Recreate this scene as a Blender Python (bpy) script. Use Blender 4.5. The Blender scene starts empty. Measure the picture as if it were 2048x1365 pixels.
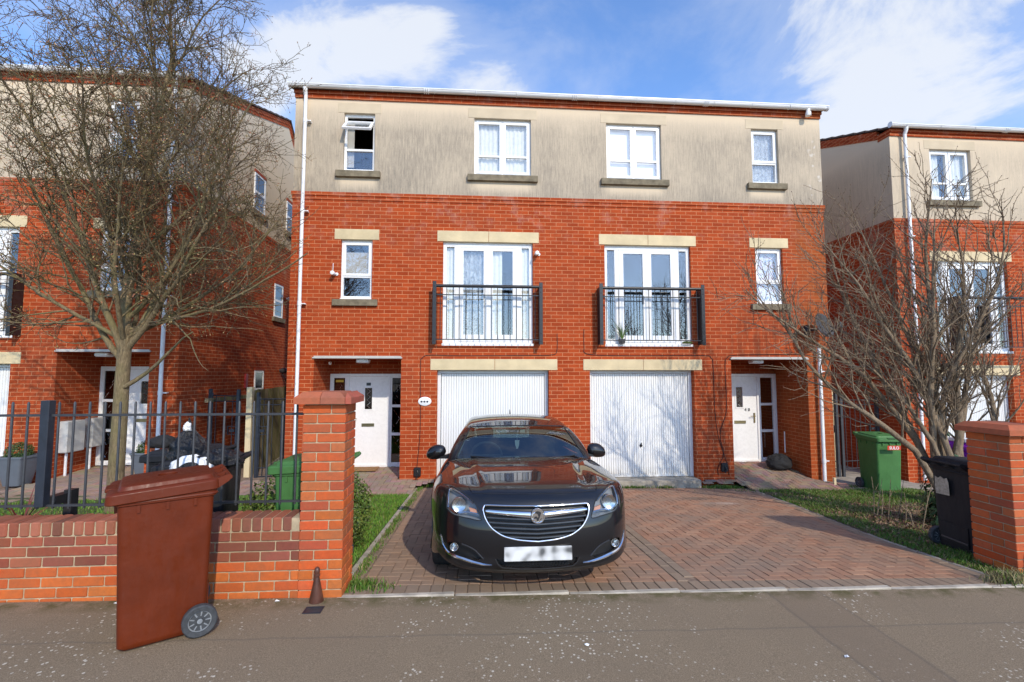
import bpy, bmesh, math, random
import numpy as np
from mathutils import Vector, Matrix
from mathutils.bvhtree import BVHTree
random.seed(7); rng = np.random.default_rng(7)
PI = math.pi
scene = bpy.context.scene
COL = scene.collection
# ------------------------------------------------------------------ materials
MATS = {}
class N:
    """tiny node helper"""
    def __init__(s, name):
        s.m = bpy.data.materials.new(name); s.m.use_nodes = True
        s.t = s.m.node_tree; s.n = s.t.nodes; s.l = s.t.links
        s.b = s.n['Principled BSDF']; s.out = s.n['Material Output']
        MATS[name] = s.m
    def new(s, ty, **kw):
        o = s.n.new(ty)
        for k, v in kw.items():
            if k in o.inputs.keys() if isinstance(k, str) else False: s.set(o.inputs[k], v)
            else: setattr(o, k, v)
        return o
    def set(s, inp, v):
        if hasattr(v, 'is_linked') or isinstance(v, bpy.types.NodeSocket): s.l.new(v, inp)
        else: inp.default_value = v
    def P(s, **kw):
        for k, v in kw.items(): s.set(s.b.inputs[k.replace('_', ' ')], v)
    def coord(s, kind='Object'):
        return s.n.new('ShaderNodeTexCoord').outputs[kind]
    def pos(s): return s.n.new('ShaderNodeNewGeometry').outputs['Position']
    def attr(s, name='col'):
        a = s.n.new('ShaderNodeAttribute'); a.attribute_name = name; return a.outputs['Color']
    def mapping(s, vec, scale=(1, 1, 1), loc=(0, 0, 0), rot=(0, 0, 0)):
        m = s.n.new('ShaderNodeMapping'); s.l.new(vec, m.inputs[0])
        m.inputs['Scale'].default_value = scale; m.inputs['Location'].default_value = loc; m.inputs['Rotation'].default_value = rot
        return m.outputs[0]
    def noise(s, vec, scale, detail=4, rough=.55, dist=0):
        m = s.n.new('ShaderNodeTexNoise'); s.l.new(vec, m.inputs['Vector'])
        m.inputs['Scale'].default_value = scale; m.inputs['Detail'].default_value = detail
        m.inputs['Roughness'].default_value = rough; m.inputs['Distortion'].default_value = dist
        return m.outputs['Fac']
    def ramp(s, fac, stops, mode='LINEAR'):
        r = s.n.new('ShaderNodeValToRGB'); s.l.new(fac, r.inputs[0]); cr = r.color_ramp; cr.interpolation = mode
        while len(cr.elements) > 1: cr.elements.remove(cr.elements[-1])
        for i, (p, c) in enumerate(stops):
            e = cr.elements[0] if i == 0 else cr.elements.new(p)
            e.position = p; e.color = (c, c, c, 1) if not hasattr(c, '__len__') else (*c[:3], 1)
        return r.outputs[0]
    def mix(s, fac, a, b, mode='MIX'):
        m = s.n.new('ShaderNodeMix'); m.data_type = 'RGBA'; m.blend_type = mode; m.clamp_factor = True
        s.set(m.inputs[0], fac)
        for i, v in ((6, a), (7, b)): s.set(m.inputs[i], v if not isinstance(v, tuple) else (*v[:3], 1))
        return m.outputs[2]
    def math(s, op, a, b=0.5, clamp=False):
        m = s.n.new('ShaderNodeMath'); m.operation = op; m.use_clamp = clamp
        s.set(m.inputs[0], a); s.set(m.inputs[1], b); return m.outputs[0]
    def sep(s, vec):
        m = s.n.new('ShaderNodeSeparateXYZ'); s.l.new(vec, m.inputs[0]); return m.outputs
    def bump(s, h, strength=.3, dist=.01):
        b = s.n.new('ShaderNodeBump'); s.l.new(h, b.inputs['Height']); b.inputs['Strength'].default_value = strength
        b.inputs['Distance'].default_value = dist; s.l.new(b.outputs[0], s.b.inputs['Normal']); return b

def plain(name, col, rough=.5, metal=0, var=.12, scale=8, bump=0, bscale=60, coat=0, spec=.5):
    n = N(name); c = n.coord()
    f = n.noise(c, scale, 5)
    dark = tuple(v * (1 - var) for v in col); lite = tuple(min(1, v * (1 + var)) for v in col)
    n.P(Base_Color=n.ramp(f, [(.3, dark), (.7, lite)]), Roughness=n.ramp(n.noise(c, scale * 2.3), [(.3, max(0, rough - .07)), (.7, min(1, rough + .07))]), Metallic=metal)
    n.b.inputs['Specular IOR Level'].default_value = spec
    if coat: n.P(Coat_Weight=coat, Coat_Roughness=.03)
    if bump: n.bump(n.noise(c, bscale, 6), bump, .01)
    return n.m

def brick_mat(name, c1, c2, mortar, grime=.25, bump=.35):
    n = N(name); uv = n.coord('UV'); oc = n.pos()
    bt = n.n.new('ShaderNodeTexBrick'); n.l.new(uv, bt.inputs['Vector'])
    bt.offset = .5; bt.inputs['Scale'].default_value = 1
    bt.inputs['Brick Width'].default_value = .225; bt.inputs['Row Height'].default_value = .075
    bt.inputs['Mortar Size'].default_value = .0062; bt.inputs['Mortar Smooth'].default_value = .25; bt.inputs['Bias'].default_value = 0
    bt.inputs['Color1'].default_value = (*c1, 1); bt.inputs['Color2'].default_value = (*c2, 1); bt.inputs['Mortar'].default_value = (*mortar, 1)
    big = n.noise(oc, .7, 5, .6); fine = n.noise(oc, 45, 6, .7); mid = n.noise(oc, 6, 4)
    c = n.mix(n.ramp(mid, [(.35, 0), (.75, .45)]), bt.outputs['Color'], tuple(v * .72 for v in c2))
    c = n.mix(n.ramp(big, [(.45, 0), (.8, grime)]), c, (.16, .09, .06))
    c = n.mix(n.ramp(fine, [(.3, .0), (.75, .3)]), c, tuple(min(1, v * 1.35 + .02) for v in c1))
    xx = n.sep(oc)[0]
    if name == 'brick':                                            # weathering of the exposed right corner and run marks beside it
        cm = n.math('MULTIPLY', n.ramp(n.math('DIVIDE', xx, 8.0), [(.80, 0), (.845, 1), (.91, 1), (.92, 0)]), n.ramp(n.noise(oc, 1.6, 5), [(.3, .25), (.6, .75)]))
        c = n.mix(n.math('MULTIPLY', cm, .6), c, (.24, .085, .022))
        rm = n.math('MULTIPLY', n.ramp(n.math('DIVIDE', xx, 8.0), [(.60, 0), (.68, 1), (.80, 1), (.86, 0)]), n.ramp(n.math('DIVIDE', n.sep(oc)[2], 6.0), [(.36, 0), (.40, 1), (.52, 1), (.60, 0)]))
        rm = n.math('MULTIPLY', rm, n.ramp(n.noise(n.mapping(oc, (7, 7, 1.3)), 1, 5, .7), [(.42, 0), (.62, .6)]))
        c = n.mix(rm, c, (.10, .035, .02))
    # pale salt bloom just under the string course, where the photograph has it
    z = n.sep(oc)[2]
    bl = n.math('MULTIPLY', n.ramp(n.noise(oc, 2.2, 6, .7), [(.52, 0), (.72, .55)]), n.ramp(n.math('DIVIDE', z, 6.0), [(.72, 0), (.9, 1)]))
    c = n.mix(bl, c, (.48, .30, .24))
    n.P(Base_Color=c, Roughness=.9); n.b.inputs['Specular IOR Level'].default_value = .12
    h = n.math('ADD', n.math('MULTIPLY', bt.outputs['Fac'], -1.0), n.math('MULTIPLY', fine, .25))
    n.bump(h, bump, .006)
    return n.m

def render_mat(name, stain=1.0, lo=5.6, hi=7.49, sills=()):
    n = N(name); oc = n.pos(); s = n.sep(oc)
    st = n.noise(n.mapping(oc, (36, 36, 3.2)), 1.0, 7, .72)       # thin vertical run marks
    st2 = n.noise(n.mapping(oc, (80, 80, 22)), 1.0, 4, .75)
    big = n.noise(n.mapping(oc, (.9, .9, .7)), 1.0, 4, .6)
    zz = n.math('DIVIDE', n.math('SUBTRACT', s[2], lo), hi - lo)
    vert = n.ramp(zz, [(0, 1.0), (.25, .9), (.68, .85), (.86, .45), (.95, .08)])
    a = n.math('MULTIPLY', n.math('MULTIPLY', n.ramp(st, [(.25, .35), (.60, 1)]), vert), n.ramp(big, [(.28, .55), (.6, 1.0)]))
    for (x0, x1) in sills:                                        # washed clean patches under the sills
        cx, hw = (x0 + x1) / 2, (x1 - x0) / 2
        dx = n.math('ABSOLUTE', n.math('SUBTRACT', s[0], cx))
        mk = n.math('MULTIPLY', n.ramp(n.math('DIVIDE', dx, hw), [(.7, 1), (1.0, 0)]), n.ramp(zz, [(.0, 0), (.035, .15), (.11, 1), (.16, 1), (.17, 0)]))
        a = n.math('MULTIPLY', a, n.math('SUBTRACT', 1.0, n.math('MULTIPLY', mk, .8)))
    a = n.math('MULTIPLY', a, stain, True)
    c = n.mix(a, (.70, .57, .41), (.25, .215, .172))
    c = n.mix(n.math('MULTIPLY', n.ramp(st2, [(.53, 0), (.70, .75)]), a), c, (.12, .10, .08))
    # white lichen dots, only on a patch near the right hand corner
    if sills:
        vo = n.n.new('ShaderNodeTexVoronoi'); n.l.new(oc, vo.inputs['Vector']); vo.inputs['Scale'].default_value = 6.5
        reg = n.math('MULTIPLY', n.ramp(n.math('DIVIDE', s[0], 8.0), [(.865, 0), (.885, 1)]), n.ramp(zz, [(.04, 0), (.1, 1), (.72, 1), (.76, 0)]))
        d = n.math('MULTIPLY', n.ramp(n.math('ADD', vo.outputs['Distance'], n.math('MULTIPLY', n.noise(oc, 30), .25)), [(.36, 1), (.42, 0)]), reg)
        d = n.math('MULTIPLY', d, n.ramp(n.noise(oc, 4), [(.47, 0), (.53, .8)]))
        c = n.mix(d, c, (.62, .57, .50))
    n.P(Base_Color=c, Roughness=.93); n.b.inputs['Specular IOR Level'].default_value = .2
    n.bump(n.noise(oc, 110, 5, .7), .35, .006)
    return n.m

def tinted(name, rough=.85, scale=30, var=.25, bump=.4, dirt=None, spec=.3):
    """material whose colour comes from each piece's own 'col' attribute, varied by noise"""
    n = N(name); oc = n.coord(); f = n.noise(oc, scale, 6, .7)
    c = n.mix(n.ramp(f, [(.3, 0), (.75, var)]), n.attr(), (.04, .03, .025))
    if name == 'paver':                                            # an oil stain and a paler scrubbed patch on the drive
        p = n.pos()
        for (px_, py_, sx_, sy_, col_, am) in ((3.75, -1.35, .55, .22, (.07, .055, .045), .75), (3.95, -1.75, .5, .16, (.50, .42, .36), .6)):
            dd = n.math('ADD', n.math('POWER', n.math('ABSOLUTE', n.math('DIVIDE', n.math('SUBTRACT', n.sep(p)[0], px_), sx_)), 2.0), n.math('POWER', n.math('ABSOLUTE', n.math('DIVIDE', n.math('SUBTRACT', n.sep(p)[1], py_), sy_)), 2.0))
            c = n.mix(n.math('MULTIPLY', n.ramp(n.math('ADD', dd, n.math('MULTIPLY', n.noise(p, 5, 4), .8)), [(.3, am), (1.0, 0)]), 1.0), c, col_)
    if dirt: c = n.mix(n.ramp(n.noise(oc, dirt[1], 5, .65), [(.42, 0), (.68, dirt[2])]), c, dirt[0])
    n.P(Base_Color=c, Roughness=rough); n.b.inputs['Specular IOR Level'].default_value = spec
    n.bump(n.noise(oc, scale * 4, 6, .7), bump, .006)
    return n.m

brick_mat('brick', (.42, .068, .016), (.27, .036, .008), (.55, .25, .12))
brick_mat('brick_deep', (.36, .052, .022), (.27, .040, .018), (.42, .16, .09), grime=.3)
render_mat('render_main', 1.0, 5.6, 7.49, [(-2.79, -1.94), (-.21, 1.2), (2.49, 3.92), (5.60, 6.46)])
render_mat('render_side', .55)
plain('stone', (.62, .50, .30), .8, var=.14, scale=3, bump=.25, bscale=120)
plain('sill_stone', (.19, .155, .10), .9, var=.35, scale=9, bump=.3)
plain('smooth_band', (.58, .475, .33), .85, var=.1, scale=2.5, bump=.15)
plain('upvc', (.84, .84, .83), .28, var=.02)
plain('upvc_shade', (.74, .74, .73), .35, var=.05)
plain('white_plastic', (.80, .80, .80), .35, var=.07, scale=3)
n = N('garage_white'); oc = n.pos(); s = n.sep(oc)
n.P(Base_Color=n.mix(n.math('MULTIPLY', n.ramp(s[2], [(.02, .75), (.22, .12), (.5, 0)]), n.ramp(n.noise(n.mapping(oc, (9, 9, 1.5)), 1, 5, .7), [(.35, 0), (.65, 1)])), n.ramp(n.noise(oc, 1.4, 4), [(.3, (.76, .76, .74)), (.7, (.83, .83, .81))]), (.42, .36, .28)), Roughness=.36)
plain('soffit', (.46, .44, .41), .7, var=.08)
plain('concrete', (.33, .29, .23), .9, var=.3, scale=5, bump=.4)
plain('kerb_concrete', (.40, .35, .28), .9, var=.3, scale=9, bump=.4)
plain('tile', (.10, .065, .05), .85, var=.3, scale=6, bump=.4)
plain('black_metal', (.018, .018, .02), .38, var=.3, scale=20)
plain('grey_metal', (.035, .037, .042), .5, var=.25, scale=14)
plain('slate_metal', (.018, .023, .034), .5, var=.2, scale=14)
plain('black_plastic', (.014, .014, .016), .42, var=.35, scale=9)
plain('cable', (.03, .012, .01), .6)
plain('brass', (.35, .28, .15), .35, 1)
plain('chrome', (.82, .83, .85), .08, 1, var=.03)
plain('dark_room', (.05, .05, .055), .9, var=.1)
plain('yellow', (.65, .42, .04), .6)
plain('curtain', (.68, .68, .60), .9, var=.10, scale=14)
plain('blind', (.86, .86, .86), .9, var=.01)
plain('beige_blind', (.42, .40, .35), .9, var=.04)
plain('wood_fence', (.22, .17, .10), .9)
plain('red_box', (.35, .03, .03), .5)
n = N('lace'); oc = n.coord()
n.P(Base_Color=n.ramp(n.noise(n.mapping(oc, (18, 18, 14)), 1, 6, .8, 1.5), [(.40, (.10, .11, .12)), (.55, (.42, .45, .45)), (.7, (.75, .78, .76))]), Roughness=.9)
n = N('curtain_print'); oc = n.coord()
n.P(Base_Color=n.ramp(n.noise(n.mapping(oc, (14, 14, 14)), 1, 3, .6, .6), [(.3, (.12, .2, .42)), (.43, (.5, .5, .55)), (.52, (.7, .72, .70)), (.62, (.45, .25, .32)), (.75, (.5, .52, .3))]), Roughness=.9)
# window glass: mirror sheen by Fresnel over see-through
def glass(name, tint=(.9, .95, .95), ior=1.9, rough=.01):
    n = N(name); n.n.remove(n.b)
    g = n.n.new('ShaderNodeBsdfGlossy'); g.inputs['Roughness'].default_value = rough; g.inputs['Color'].default_value = (1, 1, 1, 1)
    t = n.n.new('ShaderNodeBsdfTransparent'); t.inputs['Color'].default_value = (*tint, 1)
    lw = n.n.new('ShaderNodeLayerWeight'); lw.inputs['Blend'].default_value = .5
    f0 = ((ior - 1) / (ior + 1)) ** 2
    f = n.math('ADD', n.math('MULTIPLY', n.math('POWER', lw.outputs['Facing'], 5.0), 1 - f0), f0, True)
    m = n.n.new('ShaderNodeMixShader'); n.l.new(f, m.inputs[0]); n.l.new(t.outputs[0], m.inputs[1]); n.l.new(g.outputs[0], m.inputs[2])
    oc = n.coord(); bp = n.n.new('ShaderNodeBump'); n.l.new(n.noise(oc, 1.3, 2), bp.inputs['Height'])
    bp.inputs['Strength'].default_value = .03; bp.inputs['Distance'].default_value = .05
    n.l.new(bp.outputs[0], g.inputs['Normal'])
    n.l.new(m.outputs[0], n.out.inputs[0]); return n.m
glass('window_glass', (1, 1, 1), ior=1.95)
glass('leaded_glass', (.25, .27, .27), 1.9)
glass('car_glass', (.30, .38, .37), 2.3)
glass('lamp_glass', (.92, .94, .95), 1.45)
M = MATS
# ------------------------------------------------------------------ mesh building
class MB:
    def __init__(s): s.v = []; s.f = []; s.c = []
    def add(s, verts, faces, col=None):
        k = len(s.v); s.v += [tuple(p) for p in verts]; s.f += [tuple(i + k for i in f) for f in faces]
        s.c += [col] * len(faces)
    def box(s, x0, x1, y0, y1, z0, z1, col=None):
        s.add([(x0, y0, z0), (x1, y0, z0), (x1, y1, z0), (x0, y1, z0), (x0, y0, z1), (x1, y0, z1), (x1, y1, z1), (x0, y1, z1)],
              [(0, 3, 2, 1), (4, 5, 6, 7), (0, 1, 5, 4), (1, 2, 6, 5), (2, 3, 7, 6), (3, 0, 4, 7)], col)
    def cbox(s, x0, x1, y0, y1, z0, z1, b, col=None):
        """box with chamfered edges: stacked rings"""
        def ring(i, z):
            a, c, d, e = x0 + i, x1 - i, y0 + i, y1 - i
            return [(a + b, d, z), (c - b, d, z), (c, d + b, z), (c, e - b, z), (c - b, e, z), (a + b, e, z), (a, e - b, z), (a, d + b, z)]
        R = [ring(b * .8, z0), ring(0, z0 + b), ring(0, z1 - b), ring(b * .8, z1)]
        s.loft(R, col=col)
    def loft(s, rings, caps=(True, True), closed=True, col=None):
        n = len(rings[0]); v = [p for r in rings for p in r]; f = []
        for i in range(len(rings) - 1):
            for j in range(n if closed else n - 1):
                a = i * n + j; b = i * n + (j + 1) % n
                f.append((a, b, b + n, a + n))
        if caps[0]: f.append(tuple(range(n))[::-1])
        if caps[1]: f.append(tuple((len(rings) - 1) * n + j for j in range(n)))
        s.add(v, f, col)
    def tube(s, pts, r, n=8, caps=True, col=None):
        pts = [Vector(p) for p in pts]
        rs = r if hasattr(r, '__len__') else [r] * len(pts)
        rings = []; up = None
        for i, p in enumerate(pts):
            t = (pts[min(i + 1, len(pts) - 1)] - pts[max(i - 1, 0)])
            t = t.normalized() if t.length > 1e-9 else Vector((0, 0, 1))
            if up is None:
                up = Vector((0, 0, 1)) if abs(t.z) < .9 else Vector((0, 1, 0))
            a = up - t * up.dot(t)
            a = a.normalized() if a.length > 1e-6 else t.orthogonal().normalized()
            up = a; b = t.cross(a)
            rings.append([tuple(p + (a * math.cos(2 * PI * k / n) + b * math.sin(2 * PI * k / n)) * rs[i]) for k in range(n)])
        s.loft(rings, (caps, caps), col=col)
    def lathe(s, prof, c=(0, 0, 0), n=24, axis='z', col=None, caps=(True, True)):
        rings = []
        for (r, h) in prof:
            rg = []
            for k in range(n):
                a = 2 * PI * k / n; u, w = r * math.cos(a), r * math.sin(a)
                p = {'z': (u, w, h), 'x': (h, u, w), 'y': (w, h, u)}[axis]
                rg.append((c[0] + p[0], c[1] + p[1], c[2] + p[2]))
            rings.append(rg)
        s.loft(rings, caps, col=col)
    def poly_prism(s, pts2, y0, y1, col=None):
        """polygon in XZ (counter-clockwise seen from -Y) extruded in Y"""
        n = len(pts2)
        s.add([(x, y0, z) for x, z in pts2] + [(x, y1, z) for x, z in pts2],
              [tuple(range(n)), tuple(range(n, 2 * n))[::-1]] + [(j, (j + 1) % n + 0, (j + 1) % n + n, j + n)[::-1] for j in range(n)], col)
    def build(s, name, mat, parent=None, smooth=False, bevel=0, off=None):
        me = bpy.data.meshes.new(name)
        v = s.v
        if off is None and parent is not None and not parent.get('_local'):
            L = parent.get('_org'); off = L if L else None
        if off: v = [(a - off[0], b - off[1], c - off[2]) for a, b, c in v]
        me.from_pydata(v, [], s.f)
        me.materials.append(M[mat] if isinstance(mat, str) else mat)
        # metre-scale box-projected UVs (absolute coordinates so courses line up round corners)
        if me.polygons:
            co = np.array(s.v); nl = len(me.loops); li = np.empty(nl, int); me.loops.foreach_get('vertex_index', li)
            nor = np.empty(len(me.polygons) * 3); me.polygons.foreach_get('normal', nor); nor = np.abs(nor.reshape(-1, 3))
            ls = np.empty(len(me.polygons), int); me.polygons.foreach_get('loop_total', ls)
            pn = np.repeat(nor, ls, axis=0); P = co[li]
            u = np.where(pn[:, 0] > np.maximum(pn[:, 1], pn[:, 2]), P[:, 1], P[:, 0])
            w = np.where(pn[:, 2] > np.maximum(pn[:, 0], pn[:, 1]), P[:, 1], P[:, 2])
            uvl = me.uv_layers.new(name='UVMap'); uvl.data.foreach_set('uv', np.stack([u, w], 1).ravel())
            if any(c is not None for c in s.c):
                cc = np.array([(*(c if c is not None else (.5, .5, .5)), 1) for c in s.c]); cl = np.repeat(cc, ls, axis=0)
                ca = me.color_attributes.new('col', 'FLOAT_COLOR', 'CORNER'); ca.data.foreach_set('color', cl.ravel())
        o = bpy.data.objects.new(name, me); COL.objects.link(o)
        if parent is not None:
            o.parent = parent
            if parent.get('_org'): o['_org'] = list(parent['_org'])
            if parent.get('_local'): o['_local'] = 1
        if smooth:
            me.polygons.foreach_set('use_smooth', [True] * len(me.polygons))
            if smooth != 'all': me.set_sharp_from_angle(angle=math.radians(38))
        if bevel:
            bv = o.modifiers.new('bevel', 'BEVEL'); bv.width = bevel; bv.segments = 2; bv.limit_method = 'ANGLE'; bv.angle_limit = math.radians(40)
        return o
def tag(o, label=None, cat=None, group=None, kind=None):
    if label: o['label'] = label
    if cat: o['category'] = cat
    if group: o['group'] = group
    if kind: o['kind'] = kind
    return o
def thing(name, label, cat, loc=(0, 0, 0), group=None, rot=None):
    """Empty at the base. rot=None: children are modelled in world coordinates; else in local ones"""
    o = bpy.data.objects.new(name, None); COL.objects.link(o); o.location = loc; o.empty_display_size = .2
    if rot is None: o['_org'] = list(loc)
    else: o['_local'] = 1; o.rotation_euler = rot
    return tag(o, label, cat, group)
def copy_tree(o, parent=None):
    c = o.copy(); COL.objects.link(c)
    if parent: c.parent = parent
    for ch in list(o.children): copy_tree(ch, c)
    return c
# ------------------------------------------------------------------ ground heights
KY = -5.41
def G(x, y):
    xs = -.018 * (max(-30, min(30, x)) - 1)
    if y < KY: return .29 + xs - .012 * min(2.6, KY - y)
    if y < 0: return -.10 + .39 * (y / KY) + xs
    return -.10 + xs * 1.0
def Gp(x, y):      # paths that climb to the porch doors
    g = G(x, y)
    y0 = -1.0 if x < 0 else -.62
    if y > y0:
        t = min(1, (y - y0) / (1.0 - y0)); tgt = .11 if x > -5 else .2
        g = G(x, y0) * (1 - t) + tgt * t
    return g
def sheet(name, mat, ys, xl, xr, nx=12, zoff=0.0, g=G, jitter=0, kind='structure', label=None):
    m = MB(); rows = []
    for y in ys:
        a, b = xl(y), xr(y)
        rows.append([(a + (b - a) * i / nx, y, 0) for i in range(nx + 1)])
    v = [(x, y, g(x, y) + zoff + (rng.uniform(-jitter, jitter) if jitter else 0)) for r in rows for (x, y, _) in r]
    f = [(i * (nx + 1) + j, i * (nx + 1) + j + 1, (i + 1) * (nx + 1) + j + 1, (i + 1) * (nx + 1) + j) for i in range(len(rows) - 1) for j in range(nx)]
    m.add(v, f); o = m.build(name, mat); tag(o, kind=kind, label=label); return o
def lin(a, b, n): return [a + (b - a) * i / n for i in range(n + 1)]
def interp(x, pts):
    if x <= pts[0][0]: return pts[0][1]
    for (a, p), (b, q) in zip(pts, pts[1:]):
        if x <= b: return p + (q - p) * (x - a) / (b - a)
    return pts[-1][1]
# ------------------------------------------------------------------ houses
def wall_panel(m, x0, x1, z0, z1, holes, y=0.0, depth=.12):
    """front facing -Y with rectangular openings (hx0,hx1,hz0,hz1,depth) and their reveals"""
    xs = sorted({x0, x1, *[h[i] for h in holes for i in (0, 1) if x0 < h[i] < x1]})
    zs = sorted({z0, z1, *[h[i] for h in holes for i in (2, 3) if z0 < h[i] < z1]})
    for xa, xb in zip(xs, xs[1:]):
        for za, zb in zip(zs, zs[1:]):
            cx, cz = (xa + xb) / 2, (za + zb) / 2
            if any(h[0] < cx < h[1] and h[2] < cz < h[3] for h in holes): continue
            m.add([(xa, y, za), (xb, y, za), (xb, y, zb), (xa, y, zb)], [(0, 1, 2, 3)])
    for h in holes:
        a, b, c, d = h[:4]; t = h[4] if len(h) > 4 else depth; c = max(c, z0); d = min(d, z1)
        m.add([(a, y, c), (a, y, d), (a, y + t, d), (a, y + t, c)], [(0, 3, 2, 1)])
        m.add([(b, y, c), (b, y, d), (b, y + t, d), (b, y + t, c)], [(0, 1, 2, 3)])
        if d < z1 - 1e-6 or len(h) > 4: m.add([(a, y, d), (b, y, d), (b, y + t, d), (a, y + t, d)], [(0, 1, 2, 3)])
        if c > z0 + 1e-6: m.add([(a, y, c), (b, y, c), (b, y + t, c), (a, y + t, c)], [(0, 3, 2, 1)])

def frame_rect(m, x0, x1, z0, z1, y0, y1, w, b=.004):
    m.box(x0, x0 + w, y0, y1, z0, z1); m.box(x1 - w, x1, y0, y1, z0, z1)
    m.box(x0 + w, x1 - w, y0, y1, z0, z0 + w); m.box(x0 + w, x1 - w, y0, y1, z1 - w, z1)

def add_pane(gm, x0, x1, z0, z1, y):
    gm.box(x0 - .004, x1 + .004, y, y + .006, z0 - .004, z1 + .004)

def backing(parent, kind, x0, x1, z0, z1, y):
    m = MB()
    if kind in ('curtain', 'lace', 'curtain_print'):      # pleated fabric
        n = max(8, int((x1 - x0) / .018)); v = []
        for i in range(n + 1):
            x = x0 + (x1 - x0) * i / n; yy = y + .012 * math.sin(i * 1.35) + .006 * math.sin(i * .5)
            v += [(x, yy, z0), (x, yy, z1)]
        m.add(v, [(2 * i, 2 * i + 2, 2 * i + 3, 2 * i + 1) for i in range(n)])
        m.build('curtain', kind, parent, smooth='all')
    else:
        m.box(x0, x1, y, y + .01, z0, z1); m.build('blind', kind, parent)

def window(house, x0, x1, z0, z1, y, style, back=None, trans=.62, open_top=False):
    """style: 'single' one light over another, 'double' two of those side by side, 'french' doors with side lights"""
    fm, gm = MB(), MB(); yf, yb = y, y + .06
    fw = .045
    fm.box(x0 - .0, x1 + .0, y - .004, yb - .006, z1, z1 + .035)          # head packer under the lintel
    frame_rect(fm, x0, x1, z0, z1, yf, yb, fw)
    if style == 'french':
        s = (x1 - x0); a = x0 + s * .155; b = x1 - s * .155; mid = (x0 + x1) / 2
        for xa in (a, b): fm.box(xa - .035, xa + .035, yf, yb, z0 + fw, z1 - fw)
        add_pane(gm, x0 + fw + .015, a - .05, z0 + .12, z1 - .09, y + .02)
        add_pane(gm, b + .05, x1 - fw - .015, z0 + .12, z1 - .09, y + .02)
        for xa, xb in ((x0 + fw, a - .035), (b + .035, x1 - fw)):
            frame_rect(fm, xa, xb, z0 + fw, z1 - fw, yf + .006, yb - .006, .022)
        fm.box(x0 + fw + .022, a - .057, yf + .007, yb - .01, z0 + fw + .022, z0 + .12)
        fm.box(b + .057, x1 - fw - .022, yf + .007, yb - .01, z0 + fw + .022, z0 + .12)
        for xa, xb in ((a + .035, mid - .001), (mid + .001, b - .035)):
            frame_rect(fm, xa, xb, z0 + fw + .004, z1 - fw - .004, yf - .012, yb - .008, .028)
            frame_rect(fm, xa + .028, xb - .028, z0 + fw + .032, z1 - fw - .032, yf - .006, yb - .012, .062)
            fm.box(xa + .09, xb - .09, yf - .004, yb - .014, z0 + fw + .094, z0 + .19)
            add_pane(gm, xa + .09, xb - .09, z0 + .19, z1 - fw - .094, y + .015)
        fm.box(x0 - .01, x1 + .01, y - .07, y - .002, z0 - .035, z0 + .012)   # threshold cill
        fm.box(mid - .09, mid - .07, y - .045, y - .012, (z0 + z1) / 2 - .16, (z0 + z1) / 2)
    else:
        cols = [(x0, x1)] if style == 'single' else [(x0, (x0 + x1) / 2), ((x0 + x1) / 2, x1)]
        if style == 'double':
            mx = (x0 + x1) / 2; fm.box(mx - .022, mx + .022, yf + .001, yb, z0 + fw, z1 - fw)
        for (a, b) in cols:
            a2 = a + (fw if a == x0 else .022); b2 = b - (fw if b == x1 else .022)
            zt = z0 + (z1 - z0) * (1 - trans)
            if style == 'single':
                fm.box(a2, b2, yf + .001, yb, zt - .022, zt + .022)
                if not open_top: frame_rect(fm, a2 - .012, b2 + .012, zt + .012, z1 - fw + .012, yf - .012, yb - .012, .05)
                else:
                    # top-hung sash pushed open at the bottom
                    h = (z1 - fw) - (zt + .02); ang = math.radians(46); ux, uz = math.sin(ang), math.cos(ang)
                    H = h * .62
                    def T(m2, xa, xb, s0, s1, w0, w1):
                        v = []
                        for (xx, ss, ww) in [(xa, s0, w0), (xb, s0, w0), (xb, s0, w1), (xa, s0, w1), (xa, s1, w0), (xb, s1, w0), (xb, s1, w1), (xa, s1, w1)]:
                            v.append((xx, yf - .03 - ss * ux + ww * uz, z1 - fw - .09 - ss * uz - ww * ux))
                        m2.add(v, [(0, 3, 2, 1), (4, 5, 6, 7), (0, 1, 5, 4), (1, 2, 6, 5), (2, 3, 7, 6), (3, 0, 4, 7)])
                    sm, sg = MB(), MB(); xa, xb = a2 - .02, b2 + .02
                    T(sm, xa, xa + .05, 0, H, 0, .045); T(sm, xb - .05, xb, 0, H, 0, .045)
                    T(sm, xa + .05, xb - .05, 0, .05, 0, .045); T(sm, xa + .05, xb - .05, H - .05, H, 0, .045)
                    T(sg, xa + .046, xb - .046, .046, H - .046, .02, .026)
                if not open_top: add_pane(gm, a2 + .038, b2 - .038, zt + .062, z1 - fw - .038, y + .015)
                add_pane(gm, a2, b2, z0 + fw, zt - .022, y + .03)
            else:
                frame_rect(fm, a2 - .006, b2 + .006, z0 + fw - .008, z1 - fw + .008, yf - .012, yb - .012, .048)
                zt = z0 + (z1 - z0) * .345
                fm.box(a2 + .042, b2 - .042, yf - .010, yb - .014, zt - .021, zt + .021)
                add_pane(gm, a2 + .042, b2 - .042, z0 + fw + .04, zt - .021, y + .015)
                add_pane(gm, a2 + .042, b2 - .042, zt + .021, z1 - fw - .04, y + .015)
        fm.box(x0 - .012, x1 + .012, y - .055, y + .0, z0 - .028, z0 - .002)
    w = fm.build('window', 'upvc', house, bevel=.004)
    gm.build('pane', 'window_glass', w)
    if open_top:
        so = sm.build('sash', 'upvc', w, bevel=.004); sg.build('sash_pane', 'window_glass', w)
    if back:
        for (kind, a, b, za, zb) in back:
            backing(w, kind, x0 + (x1 - x0) * a, x0 + (x1 - x0) * b, z0 + (z1 - z0) * za, z0 + (z1 - z0) * zb, y + .09)
    return w

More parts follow.
